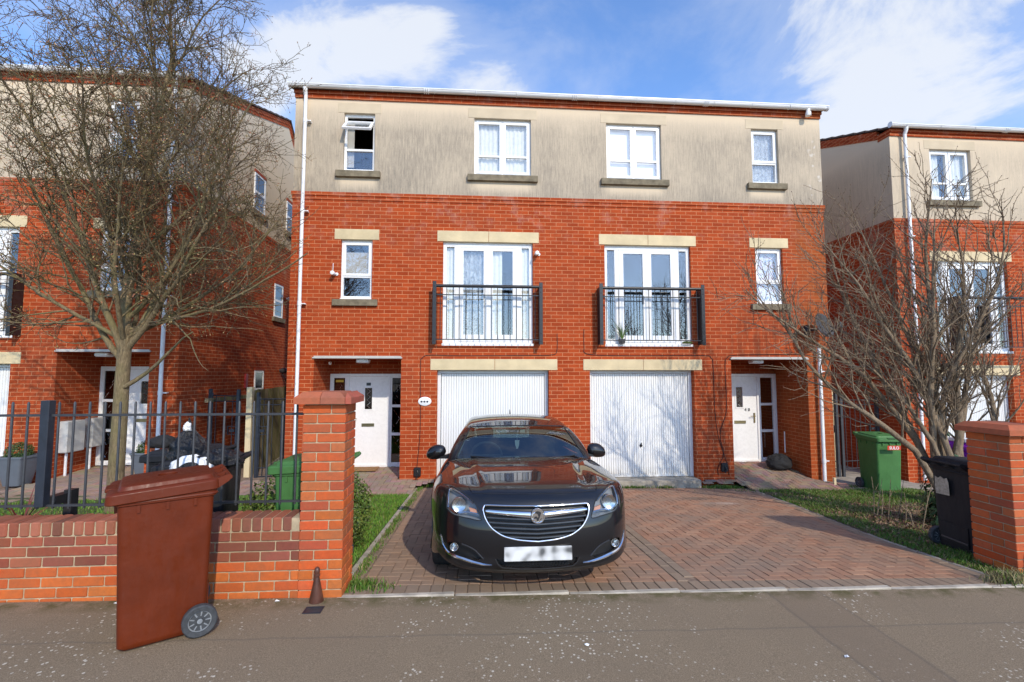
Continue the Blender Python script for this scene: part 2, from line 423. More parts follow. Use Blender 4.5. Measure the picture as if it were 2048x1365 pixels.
def stone_bar(house, name, x0, x1, z0, z1, split=False, y=-.012, mat='stone', depth=.1):
    m = MB()
    if split:
        c = (x0 + x1) / 2 + .005
        m.box(x0, c - .003, y, depth, z0, z1); m.box(c + .003, x1, y, depth, z0, z1)
    else: m.box(x0, x1, y, depth, z0, z1)
    return m.build(name, mat, house, bevel=.005)

def juliet(house, x0, x1, z0, z1, nb=16):
    yo = -.19; root = MB()
    posts = []
    for x in (x0, x1):
        root = MB(); posts.append(root)
        root.box(x - .022, x + .022, yo - .03, -.001, z0 + .02, z1 - .03)      # deep side plates
        root.box(x - .035, x + .035, yo - .045, yo - .03, z0, z1 + .03)
        for zz in (z0 + .06, z0 + .22, z1 - .16, z1 - .06): root.lathe([(.012, -.008), (.012, 0)], (x, yo - .045, zz), 8, 'y')
    rr0 = MB(); rr0.box(x0, x1, yo - .012, yo + .012, z0 + .085, z0 + .103); r = rr0.build('balcony_railing', 'black_metal', house)
    for q in posts: q.build('side_post', 'black_metal', r, bevel=.004)
    t = MB(); t.tube([(x0, yo - .01, z1 - .055), (x1, yo - .01, z1 - .055)], .031, 12); t.build('handrail', 'black_metal', r, smooth=True)
    t = MB(); t.box(x0, x1, yo - .012, yo + .012, z1 - .235, z1 - .217); t.build('rail', 'black_metal', r)
    for i in range(nb):
        x = x0 + (x1 - x0) * (i + .9) / (nb + .8); t = MB()
        t.tube([(x, yo, z0 + .1), (x, yo, z1 - .06)], .0075, 6, False); t.build('baluster', 'black_metal', r, smooth=True)

def garage(house, x0, x1, z0, z1, y=.16, handle=True):
    m = MB(); m.box(x0, x0 + .065, y - .03, y + .06, z0, z1); m.box(x1 - .065, x1, y - .03, y + .06, z0, z1); m.box(x0 + .065, x1 - .065, y - .03, y + .06, z1 - .065, z1)
    g = MB(); n = 42; a, b = x0 + .072, x1 - .072; v = []; 
    for i in range(n):       # ribbed pressed steel
        xa = a + (b - a) * i / n; w = (b - a) / n
        v += [(xa, y + .020), (xa + w * .08, y + .020), (xa + w * .17, y), (xa + w * .90, y)]
    v.append((b, y + .019)); k = len(v)
    g.add([(x, yy, z0 + .02) for x, yy in v] + [(x, yy, z1 - .07) for x, yy in v], [(i, i + 1, i + 1 + k, i + k) for i in range(k - 1)])
    g.box(a, b, y - .004, y + .02, z0 + .005, z0 + .045)
    d = g.build('garage_door', 'garage_white', house); m.build('door_frame', 'upvc_shade', d, bevel=.003)
    if handle:
        h = MB(); cx = (a + b) / 2; h.lathe([(.03, -.006), (.03, 0)], (cx, y - .002, z0 + .62), 12, 'y'); h.tube([(cx, y - .03, z0 + .60), (cx, y - .03, z0 + .68)], .009, 6); h.box(cx - .005, cx + .005, y - .03, y, z0 + .615, z0 + .63)
        h.build('door_handle', 'black_metal', d, smooth=True)
    return d

def front_door(house, x0, x1, z0, z1, y, dx0, dx1, lights, glass='leaded_glass', handle_right=True, number=None, vis=(.32, .5)):
    fm, gm = MB(), MB(); frame_rect(fm, x0, x1, z0, z1, y - .01, y + .07, .055)
    for x in (dx0, dx1): fm.box(x - .03, x + .03, y - .01, y + .07, z0 + .055, z1 - .055)
    sides = []
    for (a, b) in lights:
        gm = MB(); sides.append(gm)
        frame_rect(fm, a, b, z0 + .055, z1 - .055, y + .005, y + .06, .035)
        H = (z1 - z0 - .18)
        for k in range(3):
            za = z0 + .09 + H * k / 3; zb = z0 + .09 + H * (k + 1) / 3
            if k: fm.box(a + .035, b - .035, y + .0, y + .06, za - .028, za + .028)
            add_pane(gm, a + .035, b - .035, za, zb, y + .03)
    f = fm.build('door_frame', 'upvc', house, bevel=.004)
    for gm in sides: gm.build('side_light', glass, f)
    lead = MB(); r2 = random.Random(3)
    for (a, b) in lights:
        for k in range(26):
            zz = z0 + .15 + (z1 - z0 - .35) * k / 26; xx = r2.uniform(a + .06, b - .06); s = r2.choice((-1, 1))
            lead.tube([(xx - .018 * s, y + .026, zz), (xx + .012 * s, y + .026, zz + .05)], .004, 4)
    if glass == 'leaded_glass': lead.build('leading', 'chrome', f)
    dm, dg = MB(), MB(); a, b, c, d = dx0 + .03, dx1 - .03, z0 + .03, z1 - .058
    cx = (a + b) / 2; ga, gb = cx - .075, cx + .075; gz0, gz1 = c + .63 * (d - c), c + .87 * (d - c)
    wall_panel(dm, a, b, c, d, [(ga, gb, gz0, gz1, .03)], y + .012, .03)
    frame_rect(dm, ga - .03, gb + .03, gz0 - .03, gz1 + .03, y + .002, y + .014, .03)
    for k in range(5): dm.box(a + .1 + k * (b - a - .2) / 4 - .002, a + .1 + k * (b - a - .2) / 4 + .002, y + .0115, y + .016, c + .1, c + .55)
    o = dm.build('front_door', 'upvc', house, bevel=.003)
    add_pane(dg, ga, gb, gz0, gz1, y + .028); p = dg.build('door_pane', glass, o)
    l2 = MB()
    for k in range(7):
        zz = gz0 + .02 + (gz1 - gz0 - .09) * k / 6; s = 1 if k % 2 else -1
        l2.tube([(cx - .03 * s, y + .024, zz), (cx + .035 * s, y + .024, zz + .06)], .004, 4)
    l2.build('door_leading', 'chrome', o)
    lb = MB(); lz = c + .455 * (d - c); frame_rect(lb, cx - .13, cx + .13, lz - .035, lz + .03, y - .002, y + .012, .016); lb.box(cx - .114, cx + .114, y + .004, y + .011, lz - .019, lz + .014)
    lb.build('letterbox', 'brass', o)
    hx = b - .07 if handle_right else a + .07
    h = MB(); h.box(hx - .018, hx + .018, y - .0, y + .012, lz - .02, lz + .20); s = -1 if handle_right else 1
    h.tube([(hx, y, lz + .13), (hx, y - .045, lz + .13), (hx + s * .11, y - .045, lz + .13)], .009, 6); h.build('door_handle', 'brass', o, smooth=True)
    return o

def build_house(label, sx=0, sy=0, sz=0, xl=-3.59, xr=7.27, full=True, side_mat='render_side', units='LR', which='main'):
    """the pair of town houses; sx, sy, sz shift it. The full one follows the photograph's middle pair."""
    B = 6.4
    H = thing('semi_detached_house', label, 'house', ((xl + xr) / 2 + 0, sy, G((xl + xr) / 2, 0)))
    main = which == 'main'
    X = lambda x: x + sx
    Z = lambda z: z + sz
    yf = sy
    holes_b, holes_r, porches = [], [], []
    wins = []
    L = [] ; 
    if which in ('main',):
        sm_l = dict(top=(-2.65, -2.05), mid=(-2.65, -2.05)); 
        tops = [(-2.65, -2.05, 'single'), (-.08, 1.07, 'double'), (2.63, 3.79, 'double'), (5.74, 6.33, 'single')]
        mids = [(-2.65, -2.05, 'single'), (-.68, 1.10, 'french'), (2.56, 4.35, 'french'), (5.74, 6.33, 'single')]
        gars = [(-.77, 1.41), (2.23, 4.36)]; por = [(-3.10, -1.46), (5.14, 6.76)]
    elif which == 'left':
        tops = [(2.63, 3.79, 'double'), (5.76, 6.33, 'single'), (-.08, 1.07, 'double'), (-2.65, -2.05, 'single')]
        mids = [(2.56, 4.35, 'french'), (5.76, 6.33, 'single'), (-.68, 1.10, 'french'), (-2.65, -2.05, 'single')]
        gars = [(-.77, 1.41), (2.23, 4.36)]; por = [(-3.10, -1.46), (5.14, 6.76)]
    else:
        tops = [(10.15, 11.15, 'double'), (13.4, 14.0, 'single')]; mids = [(10.12, 11.85, 'french'), (13.4, 14.0, 'single')]
        gars = [(9.98, 11.80)]; por = [(12.9, 14.5)]
    for a, b, st in mids: holes_b.append((X(a), X(b), Z(3.50 if st == 'single' else 2.62), Z(4.705)))
    for a, b in gars: holes_b.append((X(a), X(b), -.6, Z(2.13), .17))
    for a, b in por: holes_b.append((X(a), X(b), -.6, Z(2.35), 1.1))
    for a, b, st in tops: holes_r.append((X(a), X(b), Z(6.03), Z(7.255)))
    zb = -.7
    # brick storeys
    w = MB(); wall_panel(w, xl, xr, zb, Z(5.45), holes_b, yf, .14)
    for a, b in por:                                              # back wall of the porch above and beside the door
        w.add([(X(a), yf + 1.1, Z(2.05)), (X(b), yf + 1.1, Z(2.05)), (X(b), yf + 1.1, Z(2.36)), (X(a), yf + 1.1, Z(2.36))], [(0, 1, 2, 3)])
    w.add([(xl, yf, zb), (xl, yf + B, zb), (xl, yf + B, Z(5.45)), (xl, yf, Z(5.45))], [(0, 3, 2, 1)])
    w.add([(xr, yf, zb), (xr, yf + B, zb), (xr, yf + B, Z(5.45)), (xr, yf, Z(5.45))], [(0, 1, 2, 3)])
    w.add([(xl, yf + B, zb), (xr, yf + B, zb), (xr, yf + B, Z(7.6)), (xl, yf + B, Z(7.6))], [(1, 0, 3, 2)])
    w.build('brick_wall', 'brick', H)
    # string course: two oversailing courses
    s = MB()
    s.box(xl - .012, xr + .012, yf - .014, yf + B, Z(5.45), Z(5.525)); s.box(xl - .024, xr + .024, yf - .028, yf + B, Z(5.5255), Z(5.60))
    s.build('string_course', 'brick', H)
    # rendered storey with gabled side walls
    RY, RZ = 4.66, 9.32
    r = MB(); wall_panel(r, xl, xr, Z(5.60), Z(7.49), holes_r, yf, .10); rmat = 'render_main' if main else 'render_side'
    for x, fl in ((xl, 1), (xr, 0)):
        pts = [(x, yf, Z(5.6)), (x, yf + B, Z(5.6)), (x, yf + B, Z(7.55)), (x, yf + RY, Z(RZ)), (x, yf, Z(7.55))]
        r.add(pts, [tuple(range(5))[::-1] if fl else tuple(range(5))])
    r.build('rendered_wall', rmat, H)
    # floors inside keep the rooms closed
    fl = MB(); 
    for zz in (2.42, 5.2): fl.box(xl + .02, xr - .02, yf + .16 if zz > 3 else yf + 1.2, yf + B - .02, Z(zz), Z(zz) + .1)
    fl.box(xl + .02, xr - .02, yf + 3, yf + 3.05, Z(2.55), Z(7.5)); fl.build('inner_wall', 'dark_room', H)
    # corbelled brick under the eaves
    c = MB(); c.box(xl - .01, xr + .01, yf - .03, yf + .3, Z(7.49), Z(7.565)); c.box(xl - .02, xr + .02, yf - .06, yf + .3, Z(7.5655), Z(7.64))
    sl = (RZ - 7.62) / (RY); th = math.atan(sl)
    for x, s_ in ((xl, -1), (xr, 1)):
        for k, (pr, d0, d1) in enumerate(((.012, .20, .105), (.026, .105, .0))):
            x0, x1 = (x - pr, x + .05) if s_ < 0 else (x - .05, x + pr)
            v = []
            for xx in (x0, x1):
                v += [(xx, yf + .30, Z(7.64 + .3 * sl - d0)), (xx, yf + RY, Z(RZ + .04 - d0)), (xx, yf + B, Z(7.64 - d0)), (xx, yf + B, Z(7.64 - d1)), (xx, yf + RY, Z(RZ + .04 - d1)), (xx, yf + .30, Z(7.64 + .3 * sl - d1))]
            c.add(v, [(0, 1, 4, 5), (1, 2, 3, 4), (6, 11, 10, 7), (7, 10, 9, 8), (0, 6, 7, 1), (1, 7, 8, 2), (5, 4, 10, 11), (4, 3, 9, 10), (0, 5, 11, 6)])
    c.build('eaves_course', 'brick', H)
    # roof with rolled tile edges
    rf = MB(); n = 14; o_ = .06
    for k in range(n):
        t0, t1 = k / n, (k + 1) / n
        y0, y1 = yf - .12 + (RY + .12) * t0, yf - .12 + (RY + .12) * t1
        z0, z1 = Z(7.62) + (RZ + .06 - 7.62) * t0, Z(7.62) + (RZ + .06 - 7.62) * t1
        rf.add([(xl - o_, y0, z0 + .045), (xr + o_, y0, z0 + .045), (xr + o_, y1 + .03, z1 + .03), (xl - o_, y1 + .03, z1 + .03),
                (xl - o_, y0, z0 + .0), (xr + o_, y0, z0 + .0), (xr + o_, y1 + .03, z1 - .0), (xl - o_, y1 + .03, z1 - .0)],
               [(0, 1, 2, 3), (4, 7, 6, 5), (0, 4, 5, 1), (0, 3, 7, 4), (1, 5, 6, 2), (3, 2, 6, 7)])
    rf.add([(xl - o_, yf + RY, Z(RZ + .10)), (xr + o_, yf + RY, Z(RZ + .10)), (xr + o_, yf + B + .15, Z(7.62)), (xl - o_, yf + B + .15, Z(7.62)),
            (xl - o_, yf + RY, Z(RZ + .05)), (xr + o_, yf + RY, Z(RZ + .05)), (xr + o_, yf + B + .15, Z(7.57)), (xl - o_, yf + B + .15, Z(7.57))],
           [(0, 1, 2, 3), (4, 7, 6, 5), (0, 3, 7, 4), (1, 5, 6, 2), (3, 2, 6, 7)])
    rf.build('roof', 'tile', H)
    # gutter: half round with sockets and brackets
    g = MB(); y = yf - .135; za, zc = Z(7.685), Z(7.665); R_ = .058
    xa, xb = xl - .09, xr + .09
    def gz(x): return za + (zc - za) * (x - xa) / (xb - xa)
    for i in range(1): 
        rings = []
        for x in (xa, xb): rings.append([(x, y + R_ * math.cos(a), gz(x) + R_ * math.sin(a)) for a in np.linspace(PI * 1.0, PI * 2, 11)] + [(x, y + (R_ - .006) * math.cos(a), gz(x) + (R_ - .006) * math.sin(a)) for a in np.linspace(PI * 2, PI * 1.0, 11)])
        g.loft(rings)
    g.box(xa, xb, y - R_ - .007, y - R_ + .004, gz(xa) - .012, gz(xa) + .006)
    L_ = xb - xa; k = 0
    sock = [.24, .51, .76] if L_ > 8 else [.4]
    for i in range(int(L_ / .82) + 1):
        x = xa + .35 + i * .82
        if x > xb: break
        g.tube([(x, y + (R_ + .004) * math.cos(a), gz(x) + (R_ + .004) * math.sin(a)) for a in np.linspace(PI, PI * 2, 9)], .007, 4)
    for t in sock:
        x = xa + L_ * t
        for dx in (-.04, 0, .04): g.tube([(x + dx, y + (R_ + .005) * math.cos(a), gz(x) + (R_ + .005) * math.sin(a)) for a in np.linspace(PI, PI * 2, 9)], .013, 6)
    for x in (xa, xb): g.lathe([(.0, -.004), (R_ + .006, -.004), (R_ + .006, .004), (.0, .004)], (x, y, gz(x) - .004), 14, 'x')
    g.build('gutter', 'white_plastic', H, smooth=True)
    def pipe(x, z0, z1, outlet=True, y=yf - .085):
        p = MB(); p.tube([(x, y, z0), (x, y, z1)], .034, 14)
        if outlet:
            p.tube([(x, y - .04, z1 + .16), (x, y - .04, z1 + .08), (x, y, z1)], [.05, .04, .036], 14)
        zz = z1 - .5
        while zz > z0 + .1:
            p.lathe([(.034, -.05), (.040, -.05), (.040, .03), (.034, .03)], (x, y, zz), 14); p.box(x + .03, x + .10, y - .012, yf - .001, zz - .02, zz - .005); p.lathe([(.0, -.01), (.012, -.01), (.012, .01), (0, .01)], (x + .1, y, zz - .012), 8); zz -= 1.8
        p.build('drainpipe', 'white_plastic', H, smooth=True)
    # windows, lintels and sills
    bk = dict(main=[None, None, None, None])
    for i, (a, b, st) in enumerate(tops):
        back = [[('beige_blind', 0, .28, .1, .9)], [('curtain', 0, 1, 0, 1)], [('blind', 0, 1, 0, 1)], [('lace', 0, 1, 0, 1)]][i] if main else ([('curtain', 0, .35, 0, 1), ('curtain', .65, 1, 0, 1)])
        window(H, X(a), X(b), Z(6.06), Z(7.215), yf + .065, st, back, open_top=(main and i == 0))
        stone_bar(H, 'window_sill', X(a) - .13, X(b) + .13, Z(5.905), Z(6.03), y=yf - .075, mat='sill_stone', depth=yf + .06)
        stone_bar(H, 'smooth_lintel', X(a) - .12, X(b) + .12, Z(7.225), Z(7.43), y=yf - .006, mat='smooth_band', depth=yf + .06)
    for i, (a, b, st) in enumerate(mids):
        if main: back = [[('beige_blind', 0, 1, .4, .82)], [('curtain', 0, .22, 0, 1), ('lace', .22, .52, 0, 1), ('curtain', .55, .66, 0, 1), ('curtain', .84, 1, 0, 1)], None, [('curtain_print', 0, 1, 0, 1)]][i]
        else: back = [('curtain', .0, .2, 0, 1)] if st == 'french' else None
        if st == 'single':
            window(H, X(a), X(b), Z(3.52), Z(4.655), yf + .065, st, back)
            stone_bar(H, 'window_sill', X(a) - .13, X(b) + .07 + .05, Z(3.365), Z(3.49), y=yf - .06, mat='sill_stone', depth=yf + .06)
            stone_bar(H, 'lintel', X(a) - .125, X(b) + .125, Z(4.67), Z(4.875), y=yf - .010, depth=yf + .13)
        else:
            window(H, X(a), X(b), Z(2.64), Z(4.645), yf + .065, st, back)
            stone_bar(H, 'lintel', X(a) - .115, X(b) + .12, Z(4.67), Z(4.885), True, y=yf - .010, depth=yf + .13)
            juliet(H, X(a) - .14, X(b) + .13, Z(2.62), Z(3.80))
    for i, (a, b) in enumerate(gars):
        gz0 = 0.0 if main else Z(.08)
        garage(H, X(a), X(b), gz0, Z(2.13), yf + .16, handle=(i == 1 or not main))
        stone_bar(H, 'lintel', X(a) - .13, X(b) + .17, Z(2.13), Z(2.345), True, y=yf - .012, depth=yf + .155)
        t = MB(); t.box(X(a) + .002, X(b) - .002, yf - .20, yf + .22, -.5, gz0 - .003); t.build('threshold', 'concrete', H, bevel=.006)
    for i, (a, b) in enumerate(por):
        s = MB(); s.box(X(a) + .002, X(b) - .002, yf - .03, yf + 1.09, Z(2.352), Z(2.40)); s.box(X(a) - .02, X(b) + .02, yf - .035, yf - .002, Z(2.352), Z(2.378))
        s.build('porch_soffit', 'soffit', H)
        l = MB(); cx = X((a + b) / 2) + (.05 if i == 0 else -.15); l.cbox(cx - .12, cx + .12, yf + .12, yf + .32, Z(2.27), Z(2.352), .02); l.build('porch_light', 'white_plastic', H, smooth=True)
        z0 = .10 if main else Z(.10)
        if main and i == 0: front_door(H, X(a), X(b), z0, Z(2.06), yf + 1.05, -2.73, -1.87, [(-3.06, -2.76), (-1.84, -1.50)], handle_right=False)
        elif main: front_door(H, X(a), X(b), z0, Z(2.06), yf + 1.05, 5.46, 6.33, [(5.18, 5.43), (6.36, 6.72)], glass='window_glass')
        else:
            front_door(H, X(a), X(b), z0, Z(2.10), yf + 1.05, X(a) + .42, X(b) - .42 + .12, [(X(a) + .03, X(a) + .39)], handle_right=False)
    return H, pipe

# --- the middle pair
HM, pipe = build_house('red brick and cream render semi-detached pair in the middle, with two white garage doors')
pipe(-3.37, .12, 7.5); pipe(6.97, G(7, 0) + .02, 2.62, outlet=False)
m = MB(); m.lathe([(.055, -.12), (.055, -.05), (.04, -.03), (.04, .06)], (6.93, -.135, 7.60), 12); m.build('gutter_outlet', 'white_plastic', HM, smooth=True)
# cable runs
def cable(pts, r=.006):
    m = MB(); out = []
    P = [Vector(p) for p in pts]
    for i in range(len(P) - 1):
        a, b, c, d = P[max(i - 1, 0)], P[i], P[i + 1], P[min(i + 2, len(P) - 1)]
        for k in range(6):
            t = k / 6; out.append(.5 * ((2 * b) + (-a + c) * t + (2 * a - 5 * b + 4 * c - d) * t * t + (-a + 3 * b - 3 * c + d) * t ** 3))
    out.append(P[-1]); m.tube(out, r, 5); m.build('cable', 'cable', HM, smooth=True)
cable([(-1.12, -.01, -.02), (-1.13, -.01, .3), (-1.08, -.01, 1.0), (-1.09, -.01, 2.2), (-1.06, -.01, 2.36), (-.92, -.01, 2.42), (-.4, -.01, 2.41), (1.0, -.01, 2.42), (1.45, -.01, 2.43), (1.57, -.01, 2.5), (1.58, -.01, 2.85)])
cable([(2.12, -.01, 2.95), (2.12, -.01, 2.6), (2.2, -.01, 2.45), (3.0, -.01, 2.42), (4.5, -.01, 2.43), (4.72, -.01, 2.38), (4.76, -.01, 2.2), (4.77, -.01, 1.3), (4.84, -.01, .75), (5.0, -.01, .25), (5.02, -.01, .05)])
cable([(6.7, -.01, 2.46), (5.3, -.01, 2.44), (5.06, -.01, 2.38), (5.01, -.01, 2.2), (5.01, -.01, 1.35), (4.88, -.01, .95), (4.87, -.01, .75), (4.92, -.01, .45), (4.80, -.01, .2), (4.80, -.01, .05)])
for x, z in ((-1.12, .20), (4.92, .20)):
    m = MB(); m.cbox(x - .065, x + .065, -.055, -.001, z - .085, z + .085, .012); m.tube([(x, -.06, z + .03), (x + .02, -.075, z - .02), (x - .01, -.07, z - .1)], .012, 6)
    m.build('outdoor_socket', 'black_plastic', HM, smooth=True)
def camera_on_wall(x, z, ant=True, y=0):
    m = MB(); m.lathe([(.03, -.02), (.03, 0)], (x + .05, y - .0, z), 10, 'y'); m.tube([(x + .05, y - .02, z), (x + .01, y - .06, z)], .012, 6)
    m.lathe([(.02, -.17), (.038, -.165), (.04, -.06), (.02, -.05)], (x, y + .01, z - .0), 12, 'y')
    if ant: m.tube([(x - .01, y - .07, z + .03), (x - .01, y - .06, z + .20)], .006, 5)
    m.build('security_camera', 'white_plastic', HM, smooth=True)
camera_on_wall(-2.76, 3.98); camera_on_wall(1.17, 4.44, False)
m = MB(); n_ = 28
m.loft([[(-1.0 + .125 * k * math.cos(2 * PI * i / n_), yy, 1.53 + .085 * k * math.sin(2 * PI * i / n_)) for i in range(n_)][::-1] for yy, k in ((-.001, 1), (-.014, 1), (-.018, .93))])
pq = m.build('number_plaque', 'white_plastic', HM, smooth=True)
m = MB()
for dx in (-.06, -.005, .05): m.loft([[(-1.0 + dx + .022 * math.cos(2 * PI * i / 10), yy, 1.525 + .018 * math.sin(2 * PI * i / 10)) for i in range(10)][::-1] for yy in (-.016, -.021)])
m.build('plaque_marks', 'grey_metal', pq)
m = MB(); m.box(-2.345, -2.255, 1.045, 1.058, 1.81, 1.87); m.build('number_plate', 'grey_metal', HM)
m = MB(); m.box(-2.99, -2.83, 1.068, 1.072, 1.88, 1.93); m.build('warning_sticker', 'yellow', HM)
# the figure 4 and bell push on the right-hand door
m = MB(); x, z = 6.03, 1.22; y = 1.055
m.box(x + .006, x + .016, y, y + .01, z, z + .07); m.box(x - .025, x + .025, y - .001, y + .009, z + .02, z + .030); m.add([(x - .025, y, z + .03), (x - .012, y, z + .03), (x + .016, y, z + .07), (x + .006, y, z + .07)], [(0, 1, 2, 3)])
m.build('door_number', 'grey_metal', HM)
m = MB(); frame_rect(m, 6.09, 6.125, 1.225, 1.285, 1.05, 1.06, .008); m.build('bell_push', 'black_plastic', HM)
m = MB(); m.tube([(6.70, .72, .35), (6.70, .72, .80)], .012, 6); m.build('overflow_pipe', 'white_plastic', HM)
m = MB(); m.lathe([(.0, -.004), (.03, -.004), (.035, -.03), (.02, -.06)], (-2.95, .5, 2.30), 10, 'z'); m.build('sensor', 'white_plastic', HM, smooth=True)
plain('dish_grey', (.045, .04, .038), .6)
# satellite dish seen almost edge-on at the right corner
m = MB(); rings = []
ax = Vector((.35, -.85, .3)).normalized(); e1 = ax.cross(Vector((0, 0, 1))).normalized(); e2 = e1.cross(ax)
for k in range(9):
    r = .27 * k / 8 + .002; c = Vector((6.90, -.34, 3.02)) + ax * (.07 * (r / .27) ** 2 - .05)
    rings.append([tuple(c + e1 * r * math.cos(2 * PI * j / 28) + e2 * r * .95 * math.sin(2 * PI * j / 28)) for j in range(28)])
m.loft(rings, (True, False)); ds = m.build('satellite_dish', 'dish_grey', HM, smooth='all')
sd = ds.modifiers.new('s', 'SOLIDIFY'); sd.thickness = .006
m = MB(); m.tube([(6.90, -.30, 3.0), (6.88, -.15, 2.95), (6.80, -.03, 2.95)], .02, 8); m.box(6.73, 6.81, -.035, -.001, 2.85, 3.05); m.tube([(6.88, -.36, 2.78), (6.97, -.62, 2.98)], .012, 6); m.cbox(6.94, 7.02, -.70, -.62, 2.95, 3.06, .015)
m.build('dish_bracket', 'grey_metal', HM, smooth=True)
# the plant pot and cushion on the right-hand balcony ledge are things of their own (below)
# --- left pair (only its right half is in the picture) and right pair
SXL = -12.83
HL, pipeL = build_house('red brick and cream render house pair behind the bare tree, at the left edge', SXL, 0, .11, -16.42, -5.56, which='left')
pipeL(-5.80, .2, 7.62)
def side_window(H, x, y0, y1, z0, z1, face, arch=False):
    """a window on a side wall (plane X = x); face=+1 looks to +X"""
    m = MB(); t = .06 * face; w = .05
    for (a, b, c, d) in ((y0, y0 + w, z0, z1), (y1 - w, y1, z0, z1), (y0 + w, y1 - w, z0, z0 + w), (y0 + w, y1 - w, z1 - w, z1), (y0 + w, y1 - w, (z0 + z1) / 2 - .03, (z0 + z1) / 2 + .03)):
        m.box(min(x + .001 * face, x + t * .35), max(x + .001 * face, x + t * .35), a, b, c, d)
    o = m.build('window', 'upvc', H)
    g = MB(); xa, xb = sorted((x + .002 * face, x + .010 * face)); g.box(xa, xb, y0 + w, y1 - w, z0 + w, z1 - w); g.build('pane', 'dark_window', o)
    s = MB(); xa, xb = sorted((x + .001 * face, x + .07 * face)); s.box(xa, xb, y0 - .1, y1 + .1, z0 - .12, z0 - .001); s.build('window_sill', 'sill_stone', o)
    s = MB(); xa, xb = sorted((x + .001 * face, x + .03 * face)); s.box(xa, xb, y0 - .02, y1 + .02, z1 + .001, z1 + .07); s.build('window_head', 'brick_deep', o)
plain('dark_window', (.03, .035, .04), .08, var=.1, scale=3, spec=.8)
side_window(HL, -5.56, 2.67, 3.27, 6.15, 7.10, 1); side_window(HL, -5.56, 4.67, 5.25, 6.2, 7.1, 1)
side_window(HL, -5.56, 4.05, 4.6, 3.62, 4.55, 1); side_window(HL, -5.56, 3.05, 3.55, 1.2, 2.14, 1)
m = MB(); m.lathe([(.05, 0), (.05, .04), (.075, .06), (.075, .16), (.03, .2)], (-5.56, 4.6, 2.15), 12, 'x'); m.tube([(-5.5, 4.6, 2.1), (-5.42, 4.7, 1.85)], .015, 6); m.build('wall_light', 'grey_metal', HL, smooth=True)
m = MB(); m.box(-5.559, -5.52, 2.55, 2.66, 1.72, 2.06); m.build('alarm_box', 'red_box', HL)
m = MB(); m.lathe([(.03, 0), (.03, .05), (.045, .06), (.05, .16), (.02, .18)], (-5.56, 4.9, 4.25), 10, 'x'); m.build('security_camera', 'white_plastic', HL, smooth=True)
plain('box_grey', (.50, .49, .46), .5)
for (ya, yb, za, zb_) in ((.12, .53, .60, 1.18), (.70, 1.04, .62, 1.18)):
    m = MB(); m.cbox(-7.688, -7.52, ya, yb, za, zb_, .012); bx = m.build('meter_box', 'box_grey', HL, smooth=True)
    m = MB(); m.tube([(-7.60, (ya + yb) / 2 - .1, .05), (-7.60, (ya + yb) / 2 - .1, za)], .022, 8); m.build('conduit', 'white_plastic', HL)
HR, pipeR = build_house('red brick and cream render house behind the bare shrub, at the right edge', 0, .38, -.10, 9.21, 16.0, which='right')
pipeR(9.50, G(9.5, 0) + .05, 7.4, y=.38 - .085)
# ------------------------------------------------------------------ ground surfaces
n = N('asphalt'); oc = n.coord(); s = n.sep(oc)
base = n.ramp(n.noise(oc, 150, 5, .75), [(.32, (.12, .09, .056)), (.5, (.245, .182, .115)), (.7, (.42, .32, .21))])
base = n.mix(n.ramp(n.noise(oc, .9, 5, .6), [(.35, 0), (.7, .5)]), base, (.20, .15, .10))
# paler worn specks in drifts
vo = n.n.new('ShaderNodeTexVoronoi'); n.l.new(n.mapping(oc, (1, 1.0, 1)), vo.inputs['Vector']); vo.inputs['Scale'].default_value = 30
sp = n.math('MULTIPLY', n.ramp(vo.outputs['Distance'], [(.20, 1), (.27, 0)]), n.ramp(n.noise(oc, 1.25, 4, .7), [(.46, 0), (.56, .9)]))
sp = n.math('MULTIPLY', sp, n.ramp(n.noise(oc, 17, 2), [(.44, 0), (.50, 1)]))
base = n.mix(sp, base, (.66, .60, .49))
# moss and dirt in the strip against the wall
mo = n.math('MULTIPLY', n.ramp(n.math('ABSOLUTE', n.math('ADD', s[1], 5.44)), [(.03, 1), (.16, 0)]), n.ramp(n.noise(oc, 6, 5, .7), [(.42, 0), (.6, .9)]))
base = n.mix(mo, base, (.10, .085, .03))
# reinstated trench strip, redder and coarser, with dark edges
u = s[0]
u = n.math('ADD', u, n.math('MULTIPLY', n.noise(oc, 3), .06))
strip = n.math('MULTIPLY', n.math('GREATER_THAN', u, 2.41), n.math('LESS_THAN', u, 2.86))
base = n.mix(n.math('MULTIPLY', strip, .3), base, (.18, .13, .09))
for e in (2.41, 2.86):
    ed = n.ramp(n.math('ABSOLUTE', n.math('SUBTRACT', u, e)), [(.0, .4), (.008, .25), (.02, 0)])
    base = n.mix(ed, base, (.09, .075, .065))
v = n.math('ADD', s[1], n.math('MULTIPLY', n.noise(oc, 2.5, 3), .06))
for e in (-5.93,):
    ed = n.ramp(n.math('ABSOLUTE', n.math('SUBTRACT', v, e)), [(.0, .5), (.006, .3), (.012, 0)])
    base = n.mix(ed, base, (.12, .10, .08))
n.P(Base_Color=base, Roughness=.92); n.b.inputs['Specular IOR Level'].default_value = .3
n.bump(n.noise(oc, 190, 5, .8), .7, .008)
n = N('soil'); oc = n.coord()
n.P(Base_Color=n.ramp(n.noise(oc, 14, 8, .75), [(.3, (.035, .024, .016)), (.5, (.09, .065, .04)), (.72, (.19, .14, .09))]), Roughness=.95); n.bump(n.noise(oc, 40, 6, .7), .8, .03)
n = N('turf'); oc = n.coord()
n.P(Base_Color=n.ramp(n.noise(oc, 18, 8, .75), [(.3, (.035, .045, .012)), (.55, (.07, .10, .022)), (.75, (.13, .13, .05))]), Roughness=.95); n.bump(n.noise(oc, 60, 6, .7), .6, .02)
